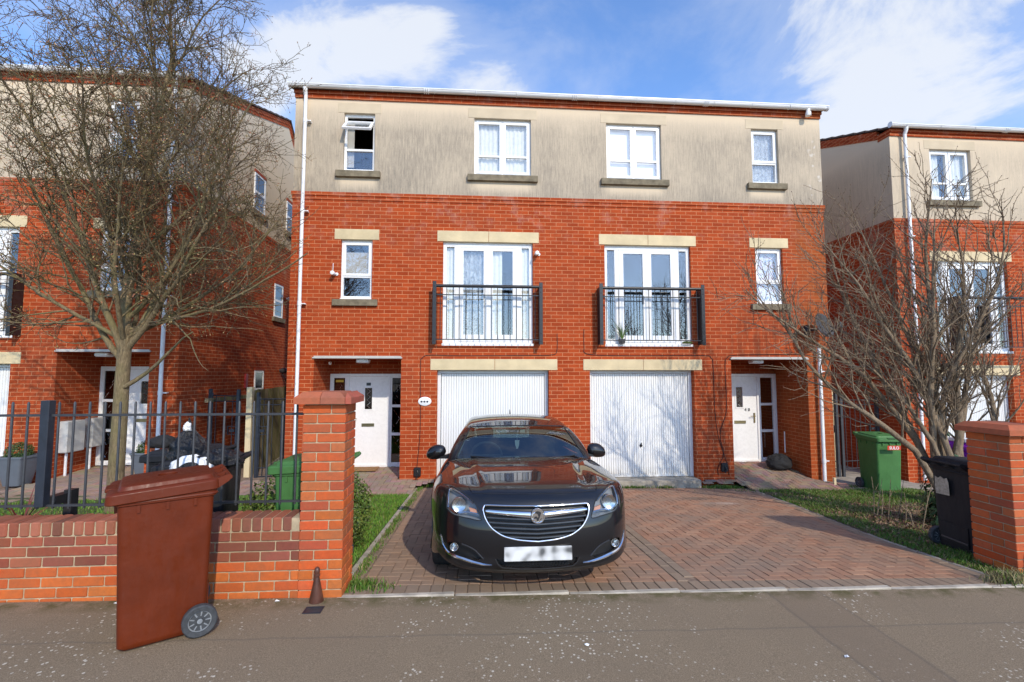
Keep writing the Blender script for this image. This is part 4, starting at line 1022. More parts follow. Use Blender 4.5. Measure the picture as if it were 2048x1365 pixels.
def wheelie_bin(label, mat, loc, rot, w=.48, d=.55, h=1.06, lid_open=0, lidmat=None, tilt=0, group='wheelie bins'):
    """front faces local -Y, wheels and handle at +Y; origin on the ground under the middle"""
    B_ = thing('wheelie_bin', label, 'wheelie bin', loc, group, rot=(tilt, 0, rot)); hb = h * .895
    m = MB(); rings = []
    for t in (0, .02, .04, .25, .5, .75, .93):
        ww = w * (.83 + .10 * t); dd = d * (.80 + .10 * t); oy = d * .012 * (1 - t)
        if t == 0: ww -= .03; dd -= .03
        rings.append(rr(ww, dd, .035, .012 + hb * t, oy=oy))
    rings += [rr(w * .94, d * .92, .04, hb * .94), rr(w * .965, d * .95, .04, hb * .945), rr(w * .975, d * .955, .04, hb), rr(w * .92, d * .9, .04, hb), rr(w * .70, d * .66, .03, .06)]
    m.loft(rings)
    for k in range(3):                        # ribs under the rim
        x = (k - 1) * w * .26; m.box(x - .008, x + .008, -d * .475, -d * .43, hb * .885, hb * .94)
        for s in (-1, 1): m.box(min(s * w * .455, s * w * .482), max(s * w * .455, s * w * .482), (k - 1) * d * .26 - .008, (k - 1) * d * .26 + .008, hb * .89, hb * .94)
    m.box(-w * .30, w * .30, d * .34, d * .44, .09, .30)     # wheel housing
    m.build('body', mat, B_, smooth=True)
    # lid: dished edge, raised crown, front grip
    lm = lidmat or mat; L = MB(); R = []
    for (z, k, dz) in ((-.055, 1.0, 0), (-.05, 1.03, 0), (.006, 1.02, .0), (.018, .97, .004), (.02, .90, .01), (.045, .86, .018), (.052, .78, .02), (.056, .2, .022)):
        ring = rr(w * k, d * k, .045, 0, oy=0); R.append([(x, y - ((.022 if y < 0 else .008) if k > .9 else .0), hb + .012 + z + (y / d + .5) * .030 + 0) for x, y, _ in ring])
    for (z, k) in ((.046, .2), (.0, .90), (-.05, .985)): R.append([(x, y, hb + .008 + z) for x, y, _ in rr(w * k, d * k, .04, 0)])
    L.loft(R)
    L.box(-.075, .075, -d * .545 - .012, -d * .47, hb + .012, hb + .034)
    lid = L.build('lid', lm, B_, smooth=True, bevel=.003)
    if lid_open: 
        for v in lid.data.vertices:
            y, z = v.co.y - d * .5, v.co.z - hb; c, s = math.cos(lid_open), math.sin(lid_open); v.co.y = d * .5 + y * c + z * s * 1; v.co.z = hb - y * s + z * c
    g = MB(); g.box(-.07, .07, -d * .548 - .0125, -d * .50, hb + .016, hb + .026); g.build('grip_recess', 'black_plastic', lid)
    hd = MB(); hy = d * .60; hz = hb + .055
    hd.tube([(-w * .46, hy, hz), (w * .46, hy, hz)], .016, 10)
    for x in (-w * .44, -w * .15, w * .15, w * .44):
        hd.loft([[(x - .014, d * .43, hb - .03), (x + .014, d * .43, hb - .03), (x + .014, d * .43, hb + .05), (x - .014, d * .43, hb + .05)], [(x - .012, hy, hz - .022), (x + .012, hy, hz - .022), (x + .012, hy, hz + .022), (x - .012, hy, hz + .022)]])
    hd.loft([[(-w * .45, d * .44, hb - .02), (w * .45, d * .44, hb - .02), (w * .45, d * .44, hb + .03), (-w * .45, d * .44, hb + .03)], [(-w * .45, d * .50, hb + .04), (w * .45, d * .50, hb + .04), (w * .45, d * .50, hb + .055), (-w * .45, d * .50, hb + .055)]])
    hd.build('handle', lm, B_, smooth=True)
    ax = MB(); ax.tube([(-w * .48, d * .35, .1), (w * .48, d * .35, .1)], .011, 8); ax.build('axle', 'grey_metal', B_)
    for s in (-1, 1):
        x0 = s * w * .50; wb = MB(); wb.lathe([(.066, -.022), (.092, -.026), (.100, -.018), (.100, .018), (.092, .026), (.066, .022), (.066, -.022)], (x0, d * .35, .1), 30, 'x', caps=(False, False)); wh = wb.build('wheel', 'rubber', B_, smooth=True)
        hd_ = MB(); hd_.lathe([(0, -.014), (.018, -.016), (.02, -.01), (.066, -.008), (.066, .008), (.02, .01), (.018, .016), (0, .014)], (x0, d * .35, .1), 24, 'x')
        hd_.build('wheel_disc', 'rubber', wh, smooth=True); hb_ = MB(); hb_.lathe([(0, -.0165), (.016, -.0165), (.016, .0165), (0, .0165)], (x0, d * .35, .1), 12, 'x')
        hb_.lathe([(.060, -.0125), (.067, -.0125), (.067, .0125), (.060, .0125), (.060, -.0125)], (x0, d * .35, .1), 24, 'x', caps=(False, False))
        for k in range(9):
            a = 2 * PI * k / 9; c, s2 = math.cos(a), math.sin(a)
            for off in (-.0145, .0095): hb_.add([(x0 + off, d * .35 + c * .02 - s2 * .004, .1 + s2 * .02 + c * .004), (x0 + off, d * .35 + c * .02 + s2 * .004, .1 + s2 * .02 - c * .004), (x0 + off, d * .35 + c * .064 + s2 * .004, .1 + s2 * .064 - c * .004), (x0 + off, d * .35 + c * .064 - s2 * .004, .1 + s2 * .064 + c * .004)], [(0, 1, 2, 3)])
        hb_.build('wheel_hub', 'hub', wh, smooth=True)
    return B_
# placements ---------------------------------------------------------
BX, BY = -2.105, -5.83
b = wheelie_bin('brown wheelie bin standing on the pavement in front of the low brick wall', 'bin_brown', (BX, BY, G(BX, BY)), math.radians(-57), w=.49, d=.57, h=1.06)
m = MB(); rng_c = random.Random(2)
b = wheelie_bin('green wheelie bin half hidden behind the left brick pillar', 'bin_green', (-1.47, -4.80, G(-1.32, -4.9)), math.radians(-90), w=.50, d=.58, h=1.05)
b = wheelie_bin('black wheelie bin behind the railings with bags piled on it, nearer the timber fence', 'bin_black', (-2.50, -4.68, G(-2.4, -4.7)), math.radians(-82), w=.50, d=.58, h=1.04)
b = wheelie_bin('black wheelie bin behind the railings, left one below the rubbish bags', 'bin_black', (-2.98, -4.08, G(-3, -4.4)), math.radians(-96), w=.50, d=.60, h=1.04)
gb = wheelie_bin('green wheelie bin with red sticker on the weedy grass by the side gates', 'bin_green', (7.86, -.42, G(7.7, -.4)), math.radians(-4), w=.52, d=.60, h=1.12)
bb = wheelie_bin('black wheelie bin with torn pale label beside the right brick pillar', 'bin_black', (5.40, -4.45, G(5.3, -4.4)), math.radians(84), w=.54, d=.62, h=1.01)
pb = wheelie_bin('purple wheelie bin behind the bare shrub, seen between the black bin and the right pillar', 'bin_purple', (7.88, -2.1, G(7.7, -2)), math.radians(4), w=.50, d=.56, h=1.08)
m = MB(); m.cbox(7.66, 8.02, -2.3, -2.0, G(7.7, -2) + 1.05, G(7.7, -2) + 1.11, .012); tag(m.build('tray', 'white_plastic'), 'white plastic tray lying on the lid of the purple bin', 'tray')
# sticker on the green bin: red label with white letters
plain('sticker_red', (.62, .06, .03), .4); plain('sticker_white', (.8, .8, .8), .5)
def text_obj(name, body, size, loc, rot, mat, parent, ext=.0008, bold=.0):
    cu = bpy.data.curves.new(name, 'FONT'); cu.body = body; cu.size = size; cu.extrude = ext; cu.offset = bold; cu.align_x = 'CENTER'; cu.align_y = 'CENTER'
    t = bpy.data.objects.new(name + '_c', cu); COL.objects.link(t); bpy.context.view_layer.update()
    me = bpy.data.meshes.new_from_object(t); bpy.data.objects.remove(t)
    o = bpy.data.objects.new(name, me); COL.objects.link(o); o.parent = parent; o.location = loc; o.rotation_euler = rot
    me.materials.clear(); me.materials.append(M[mat]); return o
sy = -.52 * .545
m = MB(); m.box(-.13, .12, -.268, -.264, .84, .92); st = m.build('sticker', 'sticker_red', gb); st.rotation_euler = (math.radians(4), 0, 0); st.location = (0, -.055, 0)
text_obj('sticker_text', 'SULO', .075, (-.005, -.2685, .876), (PI / 2, 0, 0), 'sticker_white', st, bold=.0018)
m = MB(); r = random.Random(6)
pts = [(.0, .60), (.17, .59), (.175, .66), (.16, .78), (.12, .765), (.09, .79), (.05, .77), (.01, .785), (-.005, .74)]
m.poly_prism([(-x, z) for x, z in pts][::-1], 0, .002); 
plain('old_label', (.40, .36, .28), .7, var=.4, scale=30)
lb = m.build('label', 'old_label', bb); lb.rotation_euler = (math.radians(3.5), 0, PI); lb.location = (0, .262, .0)
m = MB(); m.tube([(-.16, .27, .13), (.16, .27, .13)], .012, 8); m.build('rear_bar', 'grey_metal', bb)
# white letters on the black bin behind the railings are only smudges of white paint
m = MB(); 
for dz in (0, .07): m.box(-.07, .0, .2645, .266, .62 - dz, .66 - dz)
# ------------------------------------------------------------------ rubbish bags
n = N('bin_bag'); oc = n.coord(); n.P(Base_Color=(.012, .012, .014, 1), Roughness=.28); n.bump(n.noise(n.mapping(oc, (1, 1, .5)), 9, 6, .6, 2.5), .9, .05)
n = N('white_bag'); oc = n.coord(); n.P(Base_Color=(.78, .78, .78, 1), Roughness=.45); n.bump(n.noise(oc, 7, 4, .6, 1.5), .6, .03)
def blob(name, mat, c, s, seed, parent=None, knot=0, fold=.16, nu=56, nv=36):
    from mathutils import noise as nz
    V, F = [], []
    for j in range(nv + 1):
        ph = PI * j / nv
        for i in range(nu):
            th = 2 * PI * i / nu; d = Vector((math.sin(ph) * math.cos(th), math.sin(ph) * math.sin(th), math.cos(ph)))
            k = 1 + fold * nz.fractal(d * 2.2 + Vector((seed, 0, 0)), 1, 2, 3) + .05 * math.sin(th * 9 + seed) * max(0, math.cos(ph)) 
            if knot and ph < .75: k *= 1 + knot * (1 - ph / .75) ** 1.5; 
            p = Vector((d.x * s[0] * k, d.y * s[1] * k, d.z * s[2] * k))
            if knot and ph < .75: q = .35 + .65 * (ph / .75); p.x *= q; p.y *= q
            if p.z < -s[2] * .6: p.z = -s[2] * .6
            V.append((c[0] + p.x, c[1] + p.y, c[2] + p.z))
    for j in range(nv):
        for i in range(nu): F.append((j * nu + i, (j + 1) * nu + i, (j + 1) * nu + (i + 1) % nu, j * nu + (i + 1) % nu))
    m = MB(); m.add(V, F); return m.build(name, mat, parent, smooth='all')
o = blob('rubbish_bag', 'bin_bag', (-2.63, -4.70, 1.32), (.17, .15, .17), 3.2, knot=.75); tag(o, 'shiny black bin bag tied at the top, tallest of the pile on the black bins', 'rubbish bag', 'rubbish bags')
o = blob('rubbish_bag', 'bin_bag', (-2.30, -4.84, 1.29), (.20, .15, .09), 8.1, fold=.25); tag(o, 'shiny black bin bag lying flat right of the white bag', 'rubbish bag', 'rubbish bags')
n = N('black_cloth'); n.P(Base_Color=(.012, .012, .013, 1), Roughness=.85)
o = blob('cloth_bundle', 'black_cloth', (-2.84, -4.72, 1.43), (.11, .09, .065), 1.7, fold=.1); tag(o, 'matt black bundled cloth on top of the rubbish, left of the tied bag', 'cloth bundle')
o = blob('crumpled_paper', 'white_bag', (-2.62, -4.74, 1.565), (.03, .03, .045), 5.5, fold=.3); tag(o, 'small crumpled white paper sticking out above the tied black bag', 'paper')
WB = thing('white_carrier_bag', 'white bag printed with a black ring, lying in front of the black bags', 'carrier bag', (-2.42, -4.95, 1.12))
blob('bag_body', 'white_bag', (-2.44, -4.96, 1.235), (.19, .11, .11), 2.0, WB, fold=.12)
m = MB(); rg = []
for i in range(33):
    a = math.radians(-20 + 250 * i / 32); c, s = math.cos(a), math.sin(a); x, z = -2.40 + .085 * c, 1.245 + .075 * s
    yy = lambda X, Z: -4.96 - .12 * math.sqrt(max(.05, 1 - ((X + 2.44) / .205) ** 2 - ((Z - 1.235) / .125) ** 2)) - .012
    xi, zi, xo, zo = -2.40 + .045 * c, 1.245 + .035 * s, -2.40 + .085 * c, 1.245 + .068 * s
    rg.append([(xi, yy(xi, zi), zi), (xo, yy(xo, zo), zo), (xo, yy(xo, zo) + .01, zo), (xi, yy(xi, zi) + .01, zi)])
m.loft(rg); m.build('printed_ring', 'bin_bag', WB)
o = blob('black_sack', 'black_cloth', (6.42, .52, .17), (.26, .2, .18), 4.4, fold=.12); tag(o, 'matt black sack slumped on the path in the right-hand porch', 'sack')
# ------------------------------------------------------------------ small things
plain('rust_brown', (.085, .032, .02), .4, var=.3, scale=20)
def cone(label, x, y, g='brown bollards'):
    z = G(x, y); m = MB(); m.lathe([(r_ * .84, h_ * .84) for r_, h_ in [(0, -.02), (.062, -.02), (.064, .0), (.024, .20), (.022, .215), (.028, .222), (.028, .235), (.022, .24), (.026, .262), (.022, .288), (.010, .30), (0, .302)]], (x, y, z), 20)
    tag(m.build('metal_bollard', 'rust_brown', smooth=True), label, 'bollard', g)
cone('small brown cone-shaped metal post at the foot of the left pillar', -1.21, -5.46); cone('small brown cone-shaped metal post at the foot of the right pillar', 5.06, -5.25)
CV = thing('stopcock_cover', 'small square metal water cover in the pavement below the left pillar', 'cover', (-1.19, -5.60, G(-1.19, -5.6)))
z = G(-1.19, -5.6); m = MB(); frame_rect(m, -1.25, -1.12, -5.65, -5.55, z, z + .005, .012); m.v = [(a, c, b) for a, b, c in m.v]; m.build('surround', 'slate_metal', CV)
m = MB(); m.box(-1.238, -1.132, -5.638, -5.562, z, z + .003); m.build('plate', 'grey_metal', CV)
m = MB(); z = .11; m.box(-2.55, -2.02, .55, .95, z + .003, z + .02); plain('coir', (.30, .16, .06), .95, var=.3, scale=60, bump=.8, bscale=200); tag(m.build('doormat', 'coir', bevel=.006), 'brown coir doormat outside the left white front door', 'doormat')
m = MB(); m.box(7.0, 7.045, -.30, -.26, -.25, .02); tag(m.build('marker_peg', 'stone'), 'short pale peg in the ground at the foot of the right porch column', 'peg')
plain('litter_white', (.75, .75, .73), .8)
rl = random.Random(11)
for k, (x, y, lab) in enumerate([(2.35, -6.32, 'white crumpled litter scrap on the pavement nearest the bottom edge'), (.72, -6.12, 'pale flattened litter scrap on the pavement below the car'), (-2.65, -5.46, 'white paper scrap against the low wall, left of the brown bin'), (-1.50, -5.46, 'white paper scrap against the low wall, right of the brown bin')]):
    m = MB(); pts = [(x + rl.uniform(.012, .025) * math.cos(a), y + rl.uniform(.01, .02) * math.sin(a)) for a in np.linspace(0, 2 * PI, 7)[:-1]]; z = G(x, y)
    m.add([(a, b, z + .003 + rl.uniform(0, .012)) for a, b in pts] + [(x, y, z + .016)], [(i, (i + 1) % 6, 6) for i in range(6)]); tag(m.build('litter', 'litter_white'), lab, 'litter', 'litter scraps')
# planters with clipped balls
plain('planter_grey', (.12, .14, .165), .5, var=.08)
def shrubball(name, mat, c, s, n_, size, col, parent=None, lumps=.18):
    from mathutils import noise as nz
    def gen(i):
        d = Vector(rng.normal(0, 1, 3)).normalized(); k = (1 + lumps * nz.noise(d * 2.3 + Vector(c))) * rng.uniform(.72, 1.03)
        if d.z < -.75: d.z *= .6
        return (c[0] + d.x * s[0] * k, c[1] + d.y * s[1] * k, c[2] + d.z * s[2] * k), (d + Vector(rng.normal(0, .55, 3)))
    m = leaf_scatter(name, gen, n_, size, col); return m.build(name, mat, parent)
def planter(label, x, y, z, w=.40, h=.50, g='planters'):
    P_ = thing('planter', label, 'planter', (x, y, z), g); m = MB(); m.loft([rr(w * .62, w * .62, .04, z, ox=x, oy=y), rr(w * .95, w * .95, .03, z + h - .04, ox=x, oy=y), rr(w, w, .03, z + h - .035, ox=x, oy=y), rr(w, w, .03, z + h, ox=x, oy=y), rr(w * .9, w * .9, .03, z + h, ox=x, oy=y), rr(w * .86, w * .86, .03, z + h - .06, ox=x, oy=y)]); m.build('pot', 'planter_grey', P_, smooth=True)
    shrubball('clipped_ball', 'leafy', (x, y, z + h + .05), (w * .44, w * .44, w * .40), 2200, .013, lambda p: tuple(np.array((.045, .085, .02)) * rng.uniform(.5, 1.6)), P_, .06)
planter('grey tapered planter with a clipped ball plant, by the left garage corner', -7.95, -.30, .14, .44, .50)
planter('grey tapered planter with a clipped ball plant, beside the left house door', -6.24, .38, .10, .44, .48)
# balcony ledge things
PT = thing('potted_plant', 'small potted plant standing on the right balcony ledge', 'potted plant', (2.86, -.06, 2.66))
m = MB(); m.loft([rr(.10, .07, .01, 2.655, ox=2.88, oy=-.04), rr(.13, .08, .01, 2.75, ox=2.88, oy=-.04)]); m.build('pot', 'grey_metal', PT)
r = random.Random(3); m = MB()
for k in range(26):
    a = r.uniform(0, 2 * PI); l = r.uniform(.08, .36); m.tube([(2.88, -.04, 2.74), (2.88 + .05 * math.cos(a), -.04 + .03 * math.sin(a), 2.74 + l * .6), (2.88 + .16 * math.cos(a), -.04 + .05 * math.sin(a), 2.74 + l)], [.006, .005, .002], 4, col=(.12, .2, .05))
m.build('leaves', 'leafy', PT)
o = blob('moss_cushion', 'turf', (4.22, -.04, 2.68), (.11, .035, .03), 2.2); tag(o, 'small mossy clump on the ledge inside the right end of the right balcony', 'moss clump')
# shrubs
bc = lambda p: tuple(np.array((.085, .125, .022)) * rng.uniform(.45, 1.7) * np.array((rng.uniform(.8, 1.3), 1, 1)))
S1 = thing('box_shrub', 'low leafy green shrub behind the railings, left of the green bin', 'shrub', (-2.2, -4.35, .28), 'green shrubs'); 
shrubball('foliage', 'leafy', (-1.95, -4.35, .55), (.38, .30, .48), 5200, .017, bc, S1, .3); shrubball('low_foliage', 'leafy', (-2.4, -4.35, .45), (.32, .25, .27), 2600, .017, bc, S1, .3)
S2 = thing('box_shrub', 'green shrub bulging out from behind the left brick pillar', 'shrub', (-1.30, -4.15, .28), 'green shrubs'); shrubball('foliage', 'leafy', (-1.40, -4.15, .62), (.30, .30, .46), 5200, .017, bc, S2, .25)
CD = thing('spiky_plant', 'reddish spiky-leaved plant on the left lawn behind the railings', 'plant', (-5.6, -3.0, .2)); m = MB(); r = random.Random(9)
for k in range(54):
    a = r.uniform(0, 2 * PI); l = r.uniform(.28, .52); e = r.uniform(.15, 1.2); cx, cy, cz = -5.4, -3.1, .22
    ts = [0, .35, .7, 1.0]; P_ = [(cx + l * t * math.cos(e) * math.cos(a) * (1 + .2 * t), cy + l * t * math.cos(e) * math.sin(a), cz + l * (t * math.sin(e) + .15 * t - .35 * t * t * math.cos(e))) for t in ts]
    w = .010; px, py = -math.sin(a) * w, math.cos(a) * w; v = []
    for i, (x, y, z) in enumerate(P_): k2 = (1, 1, .7, .05)[i]; v += [(x - px * k2, y - py * k2, z), (x + px * k2, y + py * k2, z)]
    m.add(v, [(2 * i, 2 * i + 1, 2 * i + 3, 2 * i + 2) for i in range(3)], tuple(np.array((.22, .05, .035)) * r.uniform(.5, 1.6)))
m.build('leaves', 'leafy', CD)
IV = thing('ivy', 'ivy clinging round the base of the bare shrub on the right', 'ivy', (6.15, -3.3, .1))
def gi(i):
    a = rng.uniform(0, 2 * PI); rr_ = rng.uniform(.12, .30); z = abs(rng.normal(0, .30)); return (6.2 + rr_ * math.cos(a), -3.35 + rr_ * math.sin(a), .1 + z), (math.cos(a), math.sin(a), .5)
leaf_scatter('x', gi, 900, .035, lambda p: tuple(np.array((.02, .055, .015)) * rng.uniform(.6, 1.8))).build('leaves', 'leafy', IV)
# ------------------------------------------------------------------ bare trees
def bark(name, a, b, c):
    n = N(name); oc = n.coord(); f = n.noise(n.mapping(oc, (48, 48, 11)), 1, 6, .75, .5)
    n.P(Base_Color=n.mix(n.ramp(n.noise(oc, 3, 4), [(.45, 0), (.65, .7)]), n.ramp(f, [(.35, a), (.65, b)]), c), Roughness=.92); n.bump(f, .9, .02)
bark('bark', (.10, .068, .034), (.29, .215, .115), (.17, .145, .055)); bark('bark_grey', (.12, .082, .05), (.36, .27, .175), (.21, .15, .09))
class Tree:
    def __init__(s, seed): s.r = random.Random(seed); s.seg = []; s.tips = []
    def branch(s, p, d, L, r0, r1, n, wob, up=.0):
        pts = [p.copy()]; rad = [r0]; d = d.normalized()
        for i in range(n):
            d = (d + Vector((s.r.gauss(0, wob), s.r.gauss(0, wob), s.r.gauss(0, wob) + up))).normalized()
            p = p + d * (L / n); pts.append(p.copy()); rad.append(r0 + (r1 - r0) * (i + 1) / n)
        s.seg.append((pts, rad)); return pts, rad, d
    def side(s, d, ang):
        o = d.orthogonal().normalized(); o.rotate(Matrix.Rotation(s.r.uniform(0, 2 * PI), 3, d)); return (d * math.cos(ang) + o * math.sin(ang)).normalized()
def tubes_mesh(name, segs, mat, parent, lo, hi):
    V, F = [], []
    for pts, rad in segs:
        r0 = rad[0]
        if not (lo <= r0 < hi): continue
        n = 10 if r0 > .04 else 6 if r0 > .015 else 4 if r0 > .006 else 3
        up = None; base = len(V)
        for i, p in enumerate(pts):
            t = (pts[min(i + 1, len(pts) - 1)] - pts[max(i - 1, 0)]).normalized()
            if up is None: up = t.orthogonal().normalized()
            a = (up - t * up.dot(t)); a = a.normalized() if a.length > 1e-6 else t.orthogonal().normalized(); up = a; b = t.cross(a)
            for k in range(n): an = 2 * PI * k / n; V.append(p + (a * math.cos(an) + b * math.sin(an)) * rad[i])
        for i in range(len(pts) - 1):
            for k in range(n): F.append((base + i * n + k, base + i * n + (k + 1) % n, base + (i + 1) * n + (k + 1) % n, base + (i + 1) * n + k))
    m = MB(); m.v = [tuple(v) for v in V]; m.f = F; m.c = [None] * len(F); return m.build(name, mat, parent, smooth='all')
def buds(name, tips, size, colf, parent):
    V, F, C = [], [], []
    for p, d in tips:
        d = d.normalized(); o = d.orthogonal().normalized(); b = d.cross(o); s = size * rng.uniform(.6, 1.3); k = len(V)
        V += [p - d * s, p + o * s * .5, p - o * s * .25 + b * s * .43, p - o * s * .25 - b * s * .43, p + d * s * 1.3]
        F += [(k, k + 2, k + 1), (k, k + 3, k + 2), (k, k + 1, k + 3), (k + 4, k + 1, k + 2), (k + 4, k + 2, k + 3), (k + 4, k + 3, k + 1)]; c = colf(); C += [c] * 6
    m = MB(); m.v = [tuple(v) for v in V]; m.f = F; m.c = C; return m.build(name, 'leafy', parent)
# left street tree
T1 = Tree(21); base = Vector((-4.97, -2.25, .12)); TR = thing('bare_tree', 'large bare budding tree with dense twigs behind the railings on the left', 'tree', base)
pts, rad, d = T1.branch(base, Vector((.0, 0, 1)), 2.35, .100, .082, 8, .010); T1.seg.pop(); T1.seg.append(([base - Vector((0, 0, .15))] + pts, [.13, .105] + rad[1:]))
fork = pts[-1]
limbs = []
def envel(p):      # crown envelope
    c = Vector((-5.05, -2.3, 4.95)); q = p - c; return (q.x / (2.35 if q.x > 0 else 2.9)) ** 2 + (q.y / 2.3) ** 2 + (q.z / (3.9 if q.z > 0 else 2.5)) ** 2
spec = [((-.85, .1, .9), 3.2, .055), ((-.45, -.3, 1.3), 4.4, .06), ((.5, .2, 1.3), 4.4, .06), ((.85, -.15, .75), 3.3, .05), ((-.1, .8, 1.3), 3.0, .045), ((.2, -.8, 1.2), 2.8, .045), ((-.85, -.2, .45), 2.7, .042), ((.95, .15, .42), 2.8, .04), ((1.0, -.1, .26), 2.9, .034), ((.8, .5, .3), 2.6, .03)]
lead = T1.branch(fork, Vector((-.03, .02, 1)), 5.6, .078, .010, 16, .045, .02); limbs.append(lead)
for k, (dr, L_, r0) in enumerate(spec):
    st = fork + Vector((0, 0, -.25 + .05 * k)); limbs.append(T1.branch(st, Vector(dr), L_, r0 * .8, .009, 12, .07, .035))
for k in range(16):                                               # upper limbs leave the leader in turn
    t = .06 + .055 * k; i = min(15, int(t * 16)); st = lead[0][i].lerp(lead[0][i + 1], t * 16 - i); a = k * 2.4; s_ = 1.0 - .55 * t
    limbs.append(T1.branch(st, Vector((math.cos(a) * .85, math.sin(a) * .7, .85 + .5 * t)), 3.1 * s_, .034 * s_, .006, 10, .08, .03))
limbs.append(T1.branch(base + Vector((.06, -.02, 1.75)), Vector((.9, .0, .75)), 1.2, .032, .008, 7, .12, .05))
tw = []; 
for pts, rad, d in list(limbs):
    L_ = (pts[-1] - pts[0]).length
    nsub = int(L_ * 5.4) + 3
    for j in range(nsub):
        t = .14 + .86 * (j + T1.r.random()) / nsub; i = min(len(pts) - 2, int(t * (len(pts) - 1))); p = pts[i].lerp(pts[i + 1], t * (len(pts) - 1) - i); dd = (pts[i + 1] - pts[i]).normalized()
        if envel(p) > 1.0: continue
        r0 = rad[i] * .55; ln = (1.5 - .8 * t) * T1.r.uniform(.7, 1.25)
        sub = T1.branch(p, T1.side(dd, math.radians(T1.r.uniform(35, 62))), ln, min(r0, .015), .0035, 8, .15, .05)
        for q in range(int(ln * 7.5) + 2):
            t2 = .12 + .88 * T1.r.random(); i2 = min(7, int(t2 * 8)); p2 = sub[0][i2].lerp(sub[0][i2 + 1], t2 * 8 - i2)
            if envel(p2) > 1.03: continue
            s2 = T1.branch(p2, T1.side((sub[0][i2 + 1] - sub[0][i2]).normalized(), math.radians(T1.r.uniform(30, 65))), T1.r.uniform(.2, .58), .0048, .0022, 5, .2, .05)
            for z_ in range(5):
                i3 = T1.r.randint(0, 4); p3 = s2[0][i3].lerp(s2[0][i3 + 1], T1.r.random())
                s3 = T1.branch(p3, T1.side((s2[0][i3 + 1] - s2[0][i3]).normalized(), math.radians(T1.r.uniform(30, 70))), T1.r.uniform(.05, .17), .0030, .0018, 2, .25, .04)
                T1.tips.append((s3[0][-1], s3[2]))
                if T1.r.random() < .7: T1.tips.append((s3[0][1], s3[2]))
            T1.tips.append((s2[0][-1], s2[2]))
tubes_mesh('trunk', T1.seg[:1], 'bark', TR, 0, 1)
tubes_mesh('limb', T1.seg[1:], 'bark', TR, .03, 1); tubes_mesh('branches', T1.seg[1:], 'bark', TR, .0065, .03)
bark('twig_bark', (.085, .055, .03), (.20, .145, .08), (.15, .125, .045)); tw = tubes_mesh('twigs', T1.seg[1:], 'twig_bark', TR, 0, .0065)
buds('buds', T1.tips, .0130, lambda: tuple(np.array([(.30, .11, .05), (.24, .19, .06), (.19, .13, .06), (.34, .20, .09)][rng.integers(4)]) * rng.uniform(.6, 1.4)), TR)
print('tree1 segs', len(T1.seg), 'tips', len(T1.tips))
# right multi-stemmed shrub tree
T2 = Tree(5); base2 = Vector((6.34, -3.35, .05)); TR2 = thing('bare_shrub_tree', 'bare multi-stemmed shrub tree fanning up beside the right brick pillar', 'tree', base2)
stems = [((-1.6, .1, .85), 4.2, .045), ((-1.35, -.2, 1.05), 4.3, .05), ((-1.1, .25, 1.15), 4.2, .042), ((-.62, .15, 1.5), 4.4, .055), ((-.42, -.25, 1.8), 4.4, .048), ((-.2, .2, 1.9), 4.7, .06), ((.0, -.2, 1.7), 4.2, .055), ((.22, .15, 1.7), 4.6, .05), ((.45, -.1, 1.4), 4.0, .06), ((.75, .2, 1.2), 3.6, .055), ((-.7, .5, 1.3), 3.8, .045), ((.95, -.25, .9), 3.0, .045), ((-1.25, .0, .75), 2.9, .038), ((.3, .6, 1.5), 3.6, .04)]
for k, (dr, L_, r0) in enumerate(stems):
    a = 2 * PI * k / len(stems); st = base2 + Vector((.14 * math.cos(a) + dr[0] * .1, .10 * math.sin(a), .0)); dv = Vector(dr)
    d0 = Vector((dv.x * .22, dv.y * .3, dv.z)).normalized()
    FL = 1.15 if dv.x < -.9 else .9; a1 = T2.branch(st, d0, FL, r0, r0 * .85, 4, .05, 0); T2.seg.pop()
    a2 = T2.branch(a1[0][-1], (dv.normalized() + a1[2]) , L_ - FL, r0 * .85, .006, 12, .075, .035); T2.seg.pop()
    P_ = a1[0] + a2[0][1:]; R_ = a1[1] + a2[1][1:]; T2.seg.append((P_, R_)); n_ = len(P_) - 1
    for j in range(int(L_ * 5.8)):
        t = .30 + .70 * (j + T2.r.random()) / (L_ * 5.8); t = min(t, .995); i = int(t * n_); p = P_[i].lerp(P_[i + 1], t * n_ - i); dd = (P_[i + 1] - P_[i]).normalized(); ln = (1.35 - .7 * t) * T2.r.uniform(.55, 1.25)
        sub = T2.branch(p, T2.side(dd, math.radians(T2.r.uniform(22, 50))), ln, min(R_[i] * .5, .014), .003, 8, .11, .06)
        for q in range(int(ln * 9) + 1):
            t2 = .15 + .85 * T2.r.random(); i2 = min(7, int(t2 * 8)); p2 = sub[0][i2].lerp(sub[0][i2 + 1], t2 * 8 - i2)
            s2 = T2.branch(p2, T2.side((sub[0][i2 + 1] - sub[0][i2]).normalized(), math.radians(T2.r.uniform(25, 55))), T2.r.uniform(.12, .5), .0048, .002, 5, .16, .06)
            for z_ in range(1, 6): 
                T2.tips.append((s2[0][z_] + Vector(rng.normal(0, .006, 3)), s2[2]))
        for z_ in range(1, 9): T2.tips.append((sub[0][z_] + Vector(rng.normal(0, .008, 3)), sub[2]))
tubes_mesh('stem', T2.seg, 'bark_grey', TR2, .03, 1); tubes_mesh('branches', T2.seg, 'bark_grey', TR2, .0055, .03); tubes_mesh('twigs', T2.seg, 'bark_grey', TR2, 0, .0055)
buds('buds', T2.tips, .0085, lambda: tuple(np.array([(.12, .05, .035), (.16, .09, .05)][rng.integers(2)]) * rng.uniform(.6, 1.3)), TR2)
